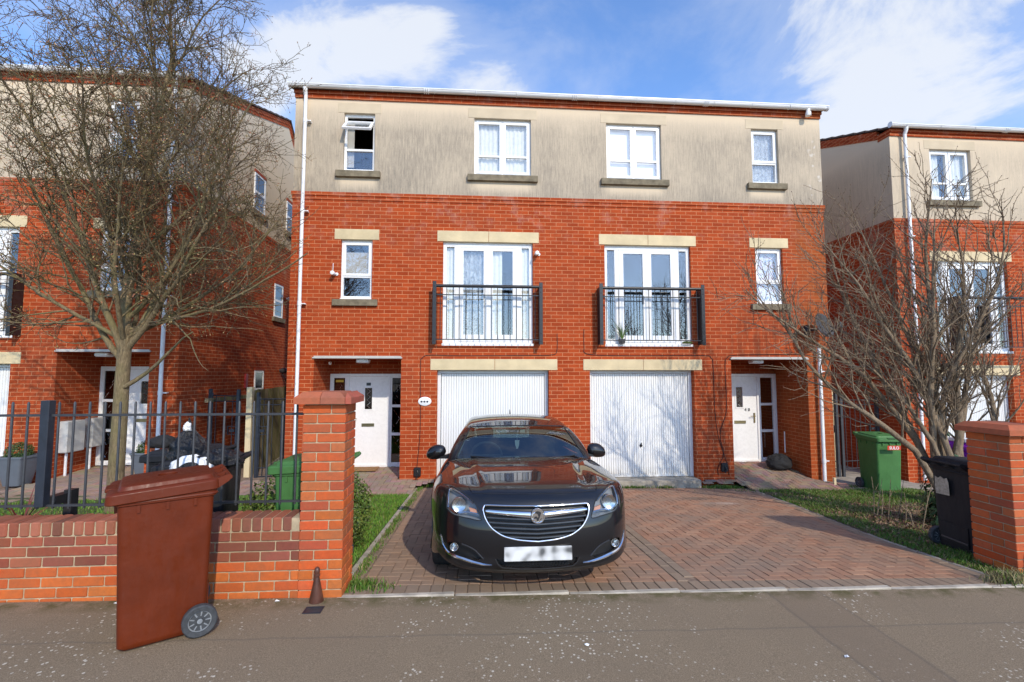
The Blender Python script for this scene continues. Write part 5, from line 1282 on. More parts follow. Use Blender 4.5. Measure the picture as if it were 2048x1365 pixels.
# dead stems in the rough ground
DS = thing('dead_stems', 'dry pale dead plant stems poking up between the shrub tree and the black bin', 'plant', (5.75, -2.9, .1)); m = MB(); r = random.Random(4)
for k in range(9):
    x, y = 5.75 + r.uniform(-.25, .25), -3.1 + r.uniform(-.4, .4); z = G(x, y); a = r.uniform(-.25, .25); h = r.uniform(.25, .6)
    m.tube([(x, y, z), (x + a * .4, y, z + h * .6), (x + a, y + .05, z + h)], [.007, .005, .003], 5)
    m.tube([(x + a * .4, y, z + h * .6), (x + a * .4 + r.uniform(-.12, .12), y, z + h * .85)], [.004, .002], 4)
m.build('stems', 'bark_grey', DS)
# ------------------------------------------------------------------ the car: signed-field body
def sp_(x, pts):
    """smooth interpolation through points (numpy)"""
    X = np.array([p[0] for p in pts]); Y = np.array([p[1] for p in pts]); x = np.clip(x, X[0], X[-1])
    d = np.gradient(Y, X); i = np.clip(np.searchsorted(X, x) - 1, 0, len(X) - 2); h = X[i + 1] - X[i]; t = (x - X[i]) / h
    return (2 * t**3 - 3 * t**2 + 1) * Y[i] + (t**3 - 2 * t**2 + t) * h * d[i] + (-2 * t**3 + 3 * t**2) * Y[i + 1] + (t**3 - t**2) * h * d[i + 1]
def smax(a, b, k):
    h = np.clip(.5 + .5 * (a - b) / k, 0, 1); return b * (1 - h) + a * h + k * h * (1 - h)
def sstep(a, b, x): t = np.clip((x - a) / (b - a), 0, 1); return t * t * (3 - 2 * t)
def f_front(x, y, z):
    p = sp_(z, [(.12, .16), (.17, .09), (.22, .035), (.32, .015), (.45, .0), (.58, .012), (.68, .04), (.74, .075), (.80, .15), (.86, .30), (.95, .6)])
    ax = np.abs(x); q = .26 * ax**2 + .62 * (ax / .9)**7 * .62
    # flanks of the bumper: shallow scoop round the fog lamps
    return p + q - y
def z_top(x, y):
    ax = np.abs(x)
    c = sp_(y, [(0, .74), (.10, .775), (.25, .82), (.5, .862), (.8, .897), (1.1, .925), (1.4, .945), (1.8, .95), (2.6, .94), (3.6, .955), (4.2, .97), (4.8, .95)])
    ridge = .38 + .16 * np.clip(y, 0, 1.5) / 1.4            # creases running from grille corners to pillars
    bulge = .016 * (1 - sstep(ridge - .03, ridge + .06, ax)) * (1 - sstep(1.2, 1.6, y))
    return c - .045 * ax**2 - .42 * np.clip(ax - .60, 0, 1)**2 * 1.6 + bulge
def f_side(x, y, z):
    w = .900 - .035 * sstep(.25, .0, z) - .05 * np.clip((z - .62) / .3, 0, 1.4)**2 - .018 * sstep(.62, .45, z) * sstep(.25, .4, z)
    w = w - .03 * (1 - sstep(.3, 1.1, y)) - .05 * sstep(3.9, 4.8, y)
    arch = .012 * np.exp(-((y - .98)**2 + (z - .34)**2 - .39**2)**2 / .006)
    return np.abs(x) - w - arch
def car_f(P):
    x, y, z = P[..., 0], P[..., 1], P[..., 2]
    f = smax(f_front(x, y, z), z - z_top(x, y), .045)
    f = smax(f, f_side(x, y, z), .07)
    f = smax(f, .16 - z, .03); return smax(f, y - 4.80 + .25 * np.abs(x)**2 + .35 * np.clip(z - .75, 0, 1)**2 * 4, .12)
def ws(x, y, z): return 1.30 + (z - .93) * 1.25 + np.clip(z - .93, -.1, .6)**2 * .85 + .34 * x**2 + .10 * np.abs(x)**4 - y
def gh_f(P):
    x, y, z = P[..., 0], P[..., 1], P[..., 2]; ax = np.abs(x)
    zr = sp_(y, [(1.6, 1.20), (1.9, 1.275), (2.2, 1.335), (2.5, 1.370), (2.9, 1.385), (3.3, 1.362), (3.8, 1.27), (4.4, 1.04)]) - .085 * ax**2 - .12 * ax**4
    side = ax - (.815 - .235 * sstep(.85, 1.5, z) * 1.12 - .03 * np.clip((2.0 - y), 0, 1)**2)
    f = smax(ws(x, y, z), z - zr, .05); f = smax(f, side, .055); f = smax(f, .84 - z, .01)
    return smax(f, y - (3.0 + (1.42 - z) * 2.7), .1)
CAR_LOC = (.486, -5.52); CAR_PITCH = -.066; CAR_YAW = 0.0
def solve(O, D, f, t1=1.6, it=26):
    lo = np.zeros(len(O)); hi = np.full(len(O), t1)
    for _ in range(it):
        m = (lo + hi) / 2; ins = f(O + D * m[:, None]) < 0; lo = np.where(ins, m, lo); hi = np.where(ins, hi, m)
    return O + D * ((lo + hi) / 2)[:, None]
def shell(f, bx, by, bz, sp, oz, faces, step, xs=.45):
    """sample a box round the body and pull every sample onto the surface along rays from an inner spine"""
    V, F, base = [], [], 0
    for side in faces:
        rx = np.linspace(-bx, bx, int(2 * bx / step) | 1); ry = np.linspace(by[0], by[1], int((by[1] - by[0]) / step)); rz = np.linspace(bz[0], bz[1], int((bz[1] - bz[0]) / step))
        if side == 'front': A, B = np.meshgrid(rx, rz, indexing='ij'); P = np.stack([A, np.full_like(A, by[0]), B], -1); fl = 1
        if side == 'rear': A, B = np.meshgrid(rx[::2], rz[::2], indexing='ij'); P = np.stack([A, np.full_like(A, by[1]), B], -1); fl = 0
        if side == 'top': A, B = np.meshgrid(rx, ry, indexing='ij'); P = np.stack([A, B, np.full_like(A, bz[1])], -1); fl = 1
        if side == 'left': A, B = np.meshgrid(ry, rz, indexing='ij'); P = np.stack([np.full_like(A, -bx), A, B], -1); fl = 0
        if side == 'right': A, B = np.meshgrid(ry, rz, indexing='ij'); P = np.stack([np.full_like(A, bx), A, B], -1); fl = 1
        n, k = A.shape; P = P.reshape(-1, 3); O = np.stack([P[:, 0] * xs, np.clip(P[:, 1], *sp), np.full(len(P), oz)], 1)
        Q = solve(O, P - O, f); V.append(Q)
        i, j = np.meshgrid(np.arange(n - 1), np.arange(k - 1), indexing='ij'); a = (base + i * k + j).ravel(); q = np.stack([a, a + k, a + k + 1, a + 1], 1)
        F.append(q if fl else q[:, ::-1]); base += n * k
    return np.concatenate(V), np.concatenate(F)
def sub_mesh(name, V, F, mask, mat, parent):
    f = F[mask]; u, inv = np.unique(f, return_inverse=True); inv = inv.reshape(f.shape); me = bpy.data.meshes.new(name)
    v = V[u]; me.vertices.add(len(v)); me.vertices.foreach_set('co', v.ravel()); me.loops.add(inv.size); me.loops.foreach_set('vertex_index', inv.ravel())
    me.polygons.add(len(inv)); me.polygons.foreach_set('loop_start', np.arange(0, inv.size, 4)); me.polygons.foreach_set('loop_total', np.full(len(inv), 4)); me.update(); me.validate()
    bm = bmesh.new(); bm.from_mesh(me); bmesh.ops.remove_doubles(bm, verts=bm.verts, dist=.0006); bm.to_mesh(me); bm.free()
    me.polygons.foreach_set('use_smooth', [True] * len(me.polygons)); me.materials.append(M[mat])
    o = bpy.data.objects.new(name, me); COL.objects.link(o); o.parent = parent; o['_local'] = 1; return o
n = N('car_paint'); oc = n.coord()
n.P(Base_Color=(.006, .006, .008, 1), Roughness=.45, Metallic=0, Coat_Weight=1.0, Coat_Roughness=.02); n.b.inputs['Coat IOR'].default_value = 1.52; n.b.inputs['Specular IOR Level'].default_value = .15
plain('gloss_dark', (.03, .03, .032), .22, var=.2); plain('car_trim', (.012, .012, .013), .5, var=.2); plain('seat_cloth', (.03, .03, .034), .9); plain('tyre', (.022, .022, .023), .85, var=.3, scale=20)
plain('lamp_silver', (.55, .56, .58), .22, 1, var=.05); plain('amber', (.55, .25, .14), .25); plain('lamp_dark', (.24, .245, .25), .3); plain('alloy', (.45, .45, .46), .3, 1)
CAR = thing('parked_car', 'black saloon car parked nose-out on the block-paved drive', 'car', (CAR_LOC[0], CAR_LOC[1], .3016), rot=(CAR_PITCH, 0, CAR_YAW))
V, F = shell(car_f, 1.05, (-.12, 4.95), (.10, 1.08), (.95, 3.9), .50, ('front', 'rear', 'top', 'left', 'right'), .0125)
C = V[F].mean(1); ax = np.abs(C[:, 0]); cy, cz = C[:, 1], C[:, 2]
HEAD = [(.734, .669), (.727, .762), (.716, .806), (.67, .803), (.583, .769), (.503, .719), (.469, .66), (.448, .592), (.545, .601), (.625, .609), (.677, .617), (.721, .642)]
GR = [(.0, .697), (.20, .699), (.395, .702), (.422, .695), (.431, .675), (.429, .654), (.417, .615), (.395, .576), (.363, .537), (.32, .506), (.268, .479), (.20, .461), (.131, .449), (.0, .438)]
REC = [(.712, .395), (.64, .405), (.56, .392), (.495, .364), (.43, .302), (.47, .293), (.534, .299), (.60, .305), (.66, .325), (.70, .35)]
LOW = [(0, .302), (.335, .302), (.315, .262), (.28, .238), (.15, .228), (0, .226)]
def inpoly(px, pz, poly):
    r = np.zeros(px.shape, bool); n = len(poly)
    for i in range(n):
        (x0, z0), (x1, z1) = poly[i], poly[(i + 1) % n]
        c = ((z0 > pz) != (z1 > pz)) & (px < (x1 - x0) * (pz - z0) / (z1 - z0 + 1e-12) + x0); r ^= c
    return r
def smooth_poly(p, closed=True, k=5):
    out = []; n = len(p)
    for i in range(n if closed else n - 1):
        a, b, c, d = (p[(i - 1) % n], p[i], p[(i + 1) % n], p[(i + 2) % n]) if closed else (p[max(i - 1, 0)], p[i], p[i + 1], p[min(i + 2, n - 1)])
        for j in range(k):
            t = j / k; out.append(tuple(.5 * (2 * b[q] + (c[q] - a[q]) * t + (2 * a[q] - 5 * b[q] + 4 * c[q] - d[q]) * t * t + (-a[q] + 3 * b[q] - 3 * c[q] + d[q]) * t ** 3) for q in range(len(b))))
    if not closed: out.append(tuple(p[-1]))
    return out
HEADs, RECs = smooth_poly(HEAD), smooth_poly(REC)
front = (cy < .75)
cut = front & (inpoly(ax, cz, HEADs) | inpoly(ax, cz, GR) | inpoly(ax, cz, RECs) | inpoly(ax, cz, LOW))
WC = [(.98, .335), (3.72, .335)]
for wy, wz in WC: cut |= (ax > .66) & (np.hypot(cy - wy, cz - wz) < .375)
gh_in = (gh_f(C + np.array([0, 0, .03])) < 0) & (cz > .86)
edge_x = np.interp(cy, [.1, .205, .29, .66, 1.28], [.50, .527, .549, .616, .702])
bon = ~cut & (ax < edge_x) & (cz > .778 - .0 * ax) & (cy < 1.50) & ~gh_in
bump = ~cut & ~bon & (cy < .60) & (cz < .60 + .28 * sstep(.47, .2, ax) * 1) & (cz < .66 + .12 * (ax < .46))
door = [~cut & (ax > .60) & (cz > .30) & (cz < .90) & (cy > a) & (cy < b) for a, b in ((1.50, 2.62), (2.625, 3.38))]
rest = ~(cut | bon | bump | gh_in | door[0] | door[1])
sub_mesh('body', V, F, rest, 'car_paint', CAR); sub_mesh('bonnet', V, F, bon, 'car_paint', CAR); sub_mesh('front_bumper', V, F, bump, 'car_paint', CAR)
for d_ in door:
    for s in (-1, 1): sub_mesh('door', V, F, d_ & (np.sign(C[:, 0]) == s), 'car_paint', CAR)
# greenhouse
V2, F2 = shell(gh_f, .92, (1.05, 4.75), (.86, 1.55), (2.15, 3.0), .98, ('front', 'rear', 'top', 'left', 'right'), .0125, .5)
C2 = V2[F2].mean(1); a2 = np.abs(C2[:, 0]); y2, z2 = C2[:, 1], C2[:, 2]; wsv = ws(C2[:, 0], y2, z2)
glim = np.interp(z2, [.90, 1.26], [.735, .555]); g_ws = (wsv > -.035) & (a2 < glim) & (z2 < 1.262 - .05 * a2 ** 2) & (y2 < 2.4)
r_ = (y2 - 3.0 - (1.42 - z2) * 2.7); g_r = (r_ > -.14) & (a2 < .52) & (z2 < 1.26) & (z2 > .97) & (y2 > 3.2)
zt_ = np.interp(y2, [1.6, 1.75, 2.1, 2.6, 3.2, 3.7], [.96, 1.0, 1.20, 1.275, 1.26, 1.10]); g_s = (a2 > .55) & (z2 > .955) & (z2 < zt_) & (y2 > 1.75) & (y2 < 3.85) & ~((y2 > 2.58) & (y2 < 2.68)) & ~g_ws & ~g_r
body_in = car_f(C2) < -.03
sub_mesh('roof', V2, F2, ~(g_ws | g_s | g_r | body_in), 'car_paint', CAR)
sub_mesh('windscreen', V2, F2, g_ws & ~body_in, 'car_glass', CAR); sub_mesh('rear_window', V2, F2, g_r, 'car_glass', CAR)
for a_, b_ in ((0, 2.62), (2.62, 9)):
    for s in (-1, 1): sub_mesh('side_window', V2, F2, g_s & (y2 > a_) & (y2 < b_) & (np.sign(C2[:, 0]) == s), 'car_glass', CAR)
def py(x, z, off=0.0, f=car_f):
    x = np.atleast_1d(np.asarray(x, float)); z = np.atleast_1d(np.asarray(z, float)); ys = np.linspace(-.1, 1.2, 1301)
    P = np.stack(np.broadcast_arrays(x[:, None], ys[None], z[:, None]), -1); v = f(P); i = np.maximum((v < 0).argmax(1), 1); r = np.arange(len(i)); v0, v1 = v[r, i - 1], v[r, i]; return ys[i - 1] + (ys[i] - ys[i - 1]) * np.clip(v0 / (v0 - v1 + 1e-12), 0, 1) - off
def P3(pts, off=0.0):
    y = py([p[0] for p in pts], [p[1] for p in pts], off); return [(p[0], float(b), p[1]) for p, b in zip(pts, y)]
from mathutils.geometry import delaunay_2d_cdt
def patch(name, poly, off, mat, parent, grid=.012, smooth='all', shrink=None):
    co = [Vector(p) for p in poly]; n = len(co); xs = [p[0] for p in poly]; zs = [p[1] for p in poly]; A = []
    for x in np.arange(min(xs), max(xs), grid):
        for z in np.arange(min(zs), max(zs), grid): A.append((x, z))
    A = np.array(A); ins = inpoly(A[:, 0], A[:, 1], poly); co += [Vector(a) for a in A[ins]]
    r = delaunay_2d_cdt(co, [(i, (i + 1) % n) for i in range(n)], [], 1, 1e-5); v2 = r[0]; y = py([v.x for v in v2], [v.y for v in v2], off)
    m = MB(); m.v = [(v.x, float(b), v.y) for v, b in zip(v2, y)]; m.f = [tuple(f) for f in r[2]]; m.c = [None] * len(m.f)
    # face towards -Y
    a, b, c = [Vector(m.v[i]) for i in m.f[0][:3]]
    if (b - a).cross(c - a).y > 0: m.f = [f[::-1] for f in m.f]
    return m.build(name, mat, parent, smooth=smooth)
mir = lambda p, s: [(x * s, z) for x, z in (p if s > 0 else p[::-1])]
full = lambda half: half + [(-x, z) for x, z in half[::-1] if x > 1e-6]
# shut lines as thin dark gaps
def seam(pts, r=.0035, mat='car_trim', name='shut_line', parent=CAR, off=-.001, sm=True):
    q = smooth_poly(pts, False, 6) if sm else pts; m = MB(); m.tube(P3(q, off), r, 5); return m.build(name, mat, parent, smooth=True)
bl = [( .527, .779), (.40, .779), (.2, .779), (0, .779), (-.2, .779), (-.4, .779), (-.527, .779)]; seam(bl)
def top_seam(line, r=.003):
    m = MB(); m.tube([(x, y, float(z_top(np.array(x), np.array(y))) - .004) for x, y in line], r, 5); m.build('shut_line', 'car_trim', CAR, smooth=True)
for s in (-1, 1):
    L_ = [(s * float(np.interp(y, [.205, .29, .66, 1.28], [.527, .549, .616, .702])), y) for y in np.linspace(.22, 1.30, 24)]; top_seam(L_)
# headlights
for s in (-1, 1):
    hp = mir(HEADs, s); inner = [(s * .60 + (x - s * .60) * .93, .69 + (z - .69) * .9) for x, z in hp]
    hd = patch('headlight', inner, -.085, 'lamp_dark', CAR, .02)
    m = MB(); a = P3(hp, -.002); b = P3(inner, -.085); k = len(a)
    m.add(a + b, [(i, (i + 1) % k, (i + 1) % k + k, i + k) if s < 0 else (i + k, (i + 1) % k + k, (i + 1) % k, i) for i in range(k)]); m.build('lamp_housing', 'lamp_dark', hd, smooth=True)
    m = MB(); m.tube(P3(hp + hp[:1], -.001), .0045, 6, False); m.build('lamp_seal', 'car_trim', hd, smooth=True)
    lx, lz = s * .628, .690; ly = float(py(lx, lz)[0]) + .022
    m = MB(); m.lathe([(.030, .0), (.056, -.012), (.060, -.004), (.058, .05), (.03, .05)], (lx, ly, lz), 28, 'y'); m.build('lamp_ring', 'lamp_silver', hd, smooth=True)
    m = MB(); m.lathe([(.0, -.016), (.014, -.013), (.026, -.004), (.031, .008), (.031, .02)], (lx, ly, lz), 24, 'y'); m.build('projector', 'lamp_glass', hd, smooth='all')
    m = MB(); m.lathe([(.0, .018), (.03, .018), (.03, .022), (0, .022)], (lx, ly, lz), 24, 'y'); m.build('projector_back', 'lamp_silver', hd)
    st = smooth_poly([(s * .722, .672), (s * .705, .645), (s * .665, .626), (s * .62, .628), (s * .575, .640), (s * .52, .640), (s * .468, .628)], False, 5)
    q = P3(st, -.018); m = MB(); rg = []
    for i, (x, y, z) in enumerate(q):
        t = i / (len(q) - 1); h = .006 + .009 * math.sin(PI * min(1, t * 1.4)); rg.append([(x, y, z - h), (x, y - .006, z), (x, y, z + h), (x, y + .02, z)])
    m.loft(rg); m.build('light_strip', 'lamp_silver', hd, smooth=True)
    bl_ = [(s * .545, .676), (s * .485, .662), (s * .478, .640), (s * .535, .646)]; q = P3(bl_, -.022); m = MB(); m.add(q + [(x, y + .02, z) for x, y, z in q], [(0, 1, 2, 3), (4, 7, 6, 5), (0, 4, 5, 1), (1, 5, 6, 2), (2, 6, 7, 3), (3, 7, 4, 0)]); m.build('indicator', 'amber', hd)
    st = smooth_poly([(s * .718, .66), (s * .722, .74), (s * .712, .79), (s * .66, .785), (s * .58, .755), (s * .51, .71)], False, 5); m = MB(); m.tube(P3(st, -.012), .007, 6); m.build('lamp_trim', 'lamp_silver', hd, smooth=True)
    patch('lamp_lens', hp, .002, 'lamp_glass', hd, .018)
# grille
gp = full(smooth_poly(GR, False, 3)); g = patch('grille', gp, -.050, 'car_trim', CAR, .03)
gin = P3(gp, -.001); k = len(gin); m = MB(); m.add(gin + [(x, float(y), z) for (x, z), y in zip(gp, py([p[0] for p in gp], [p[1] for p in gp], -.05))], [(i + k, (i + 1) % k + k, (i + 1) % k, i) for i in range(k)]); m.build('grille_shell', 'car_trim', g)
m = MB(); m.tube(P3(gp + gp[:1], .003), .0075, 8, False); m.build('grille_surround', 'chrome', g, smooth=True)
def gw(z): 
    e = [p for p in smooth_poly(GR, False, 4)]; c = [p[0] for p in e if abs(p[1] - z) < .02 and p[0] > .05]; return (min(c) if z < .46 else float(np.interp(z, [.449, .461, .479, .506, .537, .576, .615, .654, .68], [.131, .20, .268, .32, .363, .395, .417, .429, .43])))
for zc in (.600, .565, .530, .497, .466):
    w_ = gw(zc + .012) - .012; xs = np.linspace(-w_, w_, 25); rg = []
    for x in xs:
        z = zc + .016 * (abs(x) / .4) - .004; y = float(py(x, z, -.010)[0]); rg.append([(x, y + .002, z - .010), (x, y - .006, z - .004), (x, y - .004, z + .006), (x, y + .018, z + .010), (x, y + .02, z - .004)])
    m = MB(); m.loft(rg); m.build('slat', 'gloss_dark', g, smooth=True)
for s in (-1, 1):
    rg = []
    for x in np.linspace(.035, .412, 22):
        zt = .658 + .018 * (x / .41) ** 1.2; zb = .598 + .042 * (x / .41) ** 1.0; zt, zb = (zt, zb) if x < .40 else (zt - .006, zb + .008); y = float(py(x, (zt + zb) / 2)[0]); h = (zt - zb) / 2; cz_ = (zt + zb) / 2
        rg.append([(s * x, y + .012 - .026 * math.cos(a) * .9, cz_ + h * math.sin(a)) for a in np.linspace(-PI / 2, PI / 2, 9)] + [(s * x, y + .02, cz_)])
    m = MB(); m.loft(rg if s > 0 else rg[::-1]); m.build('chrome_wing', 'chrome', g, smooth=True)
ey = float(py(0, .628)[0]) - .012; e = MB(); e.lathe([(0, .02), (.058, .02), (.060, -.004), (.056, -.012), (.050, -.012), (.047, -.005), (0, -.004)], (0, ey, .628), 36, 'y'); eo = e.build('badge', 'chrome', g, smooth=True)
m = MB(); m.lathe([(.0, -.0048), (.046, -.0048), (.046, -.003), (0, -.003)], (0, ey, .628), 32, 'y'); m.build('badge_field', 'gloss_dark', eo)
def badge_poly(pts): m.poly_prism([(x, .628 + z) for x, z in pts], ey - .013, ey - .004)
m = MB()
badge_poly([(-.044, .004), (-.040, -.012), (-.030, -.014), (-.028, -.002), (-.010, .0), (-.004, -.010), (.004, -.004), (-.002, .014), (-.014, .022), (-.024, .020), (-.020, .030), (-.036, .022)][::-1])
badge_poly([(.000, -.044), (.010, -.046), (.020, -.020), (.034, -.012), (.040, .010), (.030, .034), (.022, .014), (.014, -.010)])
badge_poly([(-.034, -.022), (-.014, -.018), (-.008, -.036), (-.020, -.040)][::-1])
m.build('badge_emblem', 'chrome', eo)
# lower intake with mesh, fog recesses with lamps and chrome blades
lp = full(LOW); lg = patch('lower_grille', lp, -.04, 'car_trim', CAR, .03)
m = MB()
for k in range(-14, 15):
    for sg in (-1, 1):
        x0 = k * .024; a, b = (x0, .300), (x0 + sg * .055, .232)
        if max(abs(a[0]), abs(b[0])) > .30: continue
        m.tube(P3([a, b], -.018), .0022, 4, False)
m.build('mesh', 'gloss_dark', lg)
m = MB(); m.tube(P3([(-.335, .302), (-.315, .262), (-.28, .236), (-.15, .226), (0, .224), (.15, .226), (.28, .236), (.315, .262), (.335, .302)], .001), .005, 6); m.build('intake_lip', 'gloss_dark', lg, smooth=True)
for s in (-1, 1):
    rp = mir(RECs, s); fr = patch('fog_recess', rp, -.035, 'car_trim', CAR, .02)
    m = MB(); a = P3(rp, -.001); b = P3(rp, -.035); k = len(a); m.add(a + b, [(i, (i + 1) % k, (i + 1) % k + k, i + k) if s < 0 else (i + k, (i + 1) % k + k, (i + 1) % k, i) for i in range(k)]); m.build('recess_wall', 'car_trim', fr)
    m = MB(); m.tube(P3([(s * x, z) for x, z in smooth_poly([(.60, .401), (.545, .387), (.495, .362), (.455, .325), (.43, .300)], False, 5)], .002), .006, 6); m.build('recess_edge', 'gloss_dark', fr, smooth=True)
    fx_, fz = s * .664, .366; fy = float(py(fx_, fz)[0]) + .008; m = MB(); m.lathe([(0, .0), (.026, .004), (.030, -.006), (.034, -.006), (.036, .03)], (fx_, fy, fz), 22, 'y'); fl = m.build('fog_lamp', 'lamp_silver', CAR, smooth=True)
    m = MB(); m.lathe([(0, -.016), (.016, -.014), (.029, -.006)], (fx_, fy, fz), 22, 'y'); m.build('fog_lens', 'lamp_glass', fl, smooth='all')
    q = P3([(s * x, z) for x, z in smooth_poly([(.786, .430), (.776, .395), (.762, .362), (.735, .330), (.705, .310), (.655, .297), (.60, .288), (.53, .274), (.47, .264), (.41, .257), (.365, .256)], False, 4)], .004); m = MB(); rg = []
    for i, (x, y, z) in enumerate(q):
        t = i / (len(q) - 1); h = .004 + .0085 * math.sin(PI * min(1, t * .92 + .02)); rg.append([(x + s * h * .6, y, z - h * .8), (x, y - .008, z), (x - s * h * .6, y, z + h * .8), (x, y + .01, z)])
    m.loft(rg); m.build('chrome_blade', 'chrome', CAR, smooth=True)
# number plate, its characters only soft blotches as in the photograph
n = N('plate_blurred'); oc = n.coord(); nf = n.noise(n.mapping(oc, (11, 1, 12), (.35, 0, .1)), 1, .5, .4)
n.P(Base_Color=n.ramp(nf, [(.30, (.10, .10, .10)), (.46, (.50, .50, .49)), (.60, (.66, .66, .65))]), Roughness=.35)
pyy = float(py(0, .345)[0]); m = MB(); m.cbox(-.268, .268, pyy - .016, pyy + .0, .294, .400, .004); m.build('number_plate', 'plate_blurred', CAR)
m = MB(); m.box(-.20, .20, pyy - .004, pyy + .04, .30, .39); m.build('plate_mount', 'car_trim', CAR)
# bumper lip, sill, wheels, liners
m = MB(); m.box(-.70, .70, .5, 4.5, .17, .20); m.build('underbody', 'car_trim', CAR)
for wy, wz in WC:
    for s in (-1, 1):
        m = MB(); x0 = s * .775; m.lathe([(.225, -.10), (.318, -.112), (.335, -.09), (.337, .0), (.335, .09), (.318, .112), (.225, .10), (.225, -.10)], (x0, wy, wz), 48, 'x', caps=(False, False))
        for q_ in (-.055, -.018, .018, .055): m.lathe([(.336, q_ - .004), (.3385, q_ - .003), (.3385, q_ + .003), (.336, q_ + .004)], (x0, wy, wz), 48, 'x')
        wh = m.build('wheel', 'tyre', CAR, smooth=True)
        m = MB(); m.lathe([(.0, s * .05), (.05, s * .06), (.21, s * .085), (.228, s * .10), (.225, s * .0), (.0, -s * .02)], (x0, wy, wz), 36, 'x'); m.build('rim', 'alloy', wh, smooth=True)
        m = MB(); rg = [[(s * xx, wy + .385 * math.cos(a), wz + .385 * math.sin(a)) for a in np.linspace(-.35, PI + .35, 25)] for xx in (.56, .885)]; m.loft(rg, (False, False), False); m.build('arch_liner', 'car_trim', CAR)
        ay = np.linspace(-.25, PI + .25, 40); rim_ = []
        for a in ay:
            y_, z_ = wy + .378 * math.cos(a), wz + .378 * math.sin(a); xs = np.linspace(.5, 1.0, 501); ins = car_f(np.stack([xs, np.full(501, y_), np.full(501, z_)], 1)) < 0; rim_.append((s * (xs[ins].max() if ins.any() else .86), y_, z_))
        m = MB(); m.tube(rim_, .008, 6); m.build('arch_edge', 'car_paint', CAR, smooth=True)
# door mirrors
for s in (-1, 1):
    cx_, cy_, cz_ = s * .965, 1.93, .945; m = MB(); rings = []
    for t in np.linspace(-1, 1, 17):
        k = (1 - abs(t) ** 2.6) ** .5 if abs(t) < 1 else .02; k = max(k, .03); dz = .012 * (1 - t) - .02 * max(0, t) ** 2; rings.append([(cx_ + s * t * .118, cy_ + .012 * t - .075 * k * (math.cos(a) if math.cos(a) > 0 else .45 * math.cos(a)), cz_ + dz + (.086 if t < 0 else .086 - .012 * t) * k * math.sin(a)) for a in np.linspace(0, 2 * PI, 25)[:-1]])
    m.loft(rings if s > 0 else rings[::-1]); mo = m.build('wing_mirror', 'car_paint', CAR, smooth='all')
    m = MB(); m.loft([[(s * .80, 1.85, .885), (s * .80, 1.98, .885), (s * .80, 1.98, .94), (s * .80, 1.85, .94)], [(s * .90, 1.87, .885), (s * .90, 1.97, .885), (s * .90, 1.97, .91), (s * .90, 1.87, .91)], [(s * .96, 1.90, .885), (s * .96, 1.96, .885), (s * .96, 1.96, .90), (s * .96, 1.90, .90)]]); m.build('mirror_arm', 'car_trim', mo, smooth=True)
    m = MB(); m.tube([(s * .84, 3.1, .74), (s * .87, 3.1, .74), (s * .87, 2.92, .74), (s * .84, 2.92, .74)], .012, 6); m.tube([(s * .84, 2.35, .74), (s * .87, 2.35, .74), (s * .87, 2.17, .74), (s * .84, 2.17, .74)], .012, 6); m.build('door_handle', 'chrome', CAR, smooth=True)
# windscreen seal, wipers, cowl
def gy(x, z): 
    ys = np.linspace(1.0, 2.6, 1601); P = np.stack([np.full(1601, x), ys, np.full(1601, z)], 1); ins = gh_f(P) < 0; return float(ys[ins.argmax()])
wl = [(-float(np.interp(z, [.90, 1.26], [.735, .555])), z) for z in np.linspace(.93, 1.245, 14)]; wtp = [(x, 1.262 - .05 * x * x) for x in np.linspace(-.53, .53, 15)]
lp_ = wl + wtp + [(-x, z) for x, z in wl[::-1]]; m = MB(); m.tube([(x, gy(x, z) - .001, z) for x, z in lp_], .008, 6); m.build('windscreen_seal', 'car_trim', CAR, smooth=True)
m = MB()
for xa, xb in ((-.55, .02), (.12, .60)):
    pts_ = []
    for t in np.linspace(0, 1, 9): x = xa + (xb - xa) * t; z = .935 + .018 * (1 - t) if xa < 0 else .935 + .012 * t; pts_.append((x, gy(x, z) - .014, z))
    m.tube(pts_, .006, 5)
for px_ in (.02, .60): m.tube([(px_, gy(px_, .935) - .014, .935), (px_ + .03, 1.27 + .3 * px_ ** 2, .925)], .012, 6)
m.build('wiper', 'car_trim', CAR, smooth=True)
m = MB(); rg = []
for x in np.linspace(-.72, .72, 25):
    y0 = 1.235 + .30 * x * x; zc = float(z_top(np.array(x), np.array(y0))); rg.append([(x, y0, zc - .03), (x, y0 + .005, zc - .006), (x, y0 + .16, zc - .012), (x, y0 + .16, zc - .04)])
m.loft(rg); m.build('cowl', 'car_trim', CAR, smooth=True)
m = MB(); m.tube([(0, 3.15, 1.37), (0, 3.22, 1.44)], [.012, .004], 6); m.build('antenna', 'car_trim', CAR)
# interior
m = MB(); m.loft([[(x, 1.42 + .25 * x * x, .70), (x, 1.42 + .25 * x * x, .90), (x, 1.75, .925), (x, 1.92, .88), (x, 1.92, .70)] for x in np.linspace(-.70, .70, 13)]); m.build('dashboard', 'car_trim', CAR, smooth=True)
m = MB(); m.box(-.75, .75, 1.4, 4.4, .30, .34); m.box(-.72, .72, 3.55, 3.65, .34, .95); m.build('cabin_floor', 'seat_cloth', CAR)
for sx_ in (-.37, .37):
    m = MB(); m.cbox(sx_ - .24, sx_ + .24, 2.25, 2.78, .45, .60, .05); m.loft([rr(.44, .14, .05, .60, ox=sx_, oy=2.78), rr(.48, .15, .05, .85, ox=sx_, oy=2.86), rr(.36, .11, .05, 1.05, ox=sx_, oy=2.94)]); m.loft([rr(.22, .09, .035, 1.06, ox=sx_, oy=2.95), rr(.24, .10, .04, 1.15, ox=sx_, oy=2.97), rr(.18, .08, .035, 1.20, ox=sx_, oy=2.98)]); m.build('seat', 'seat_cloth', CAR, smooth=True)
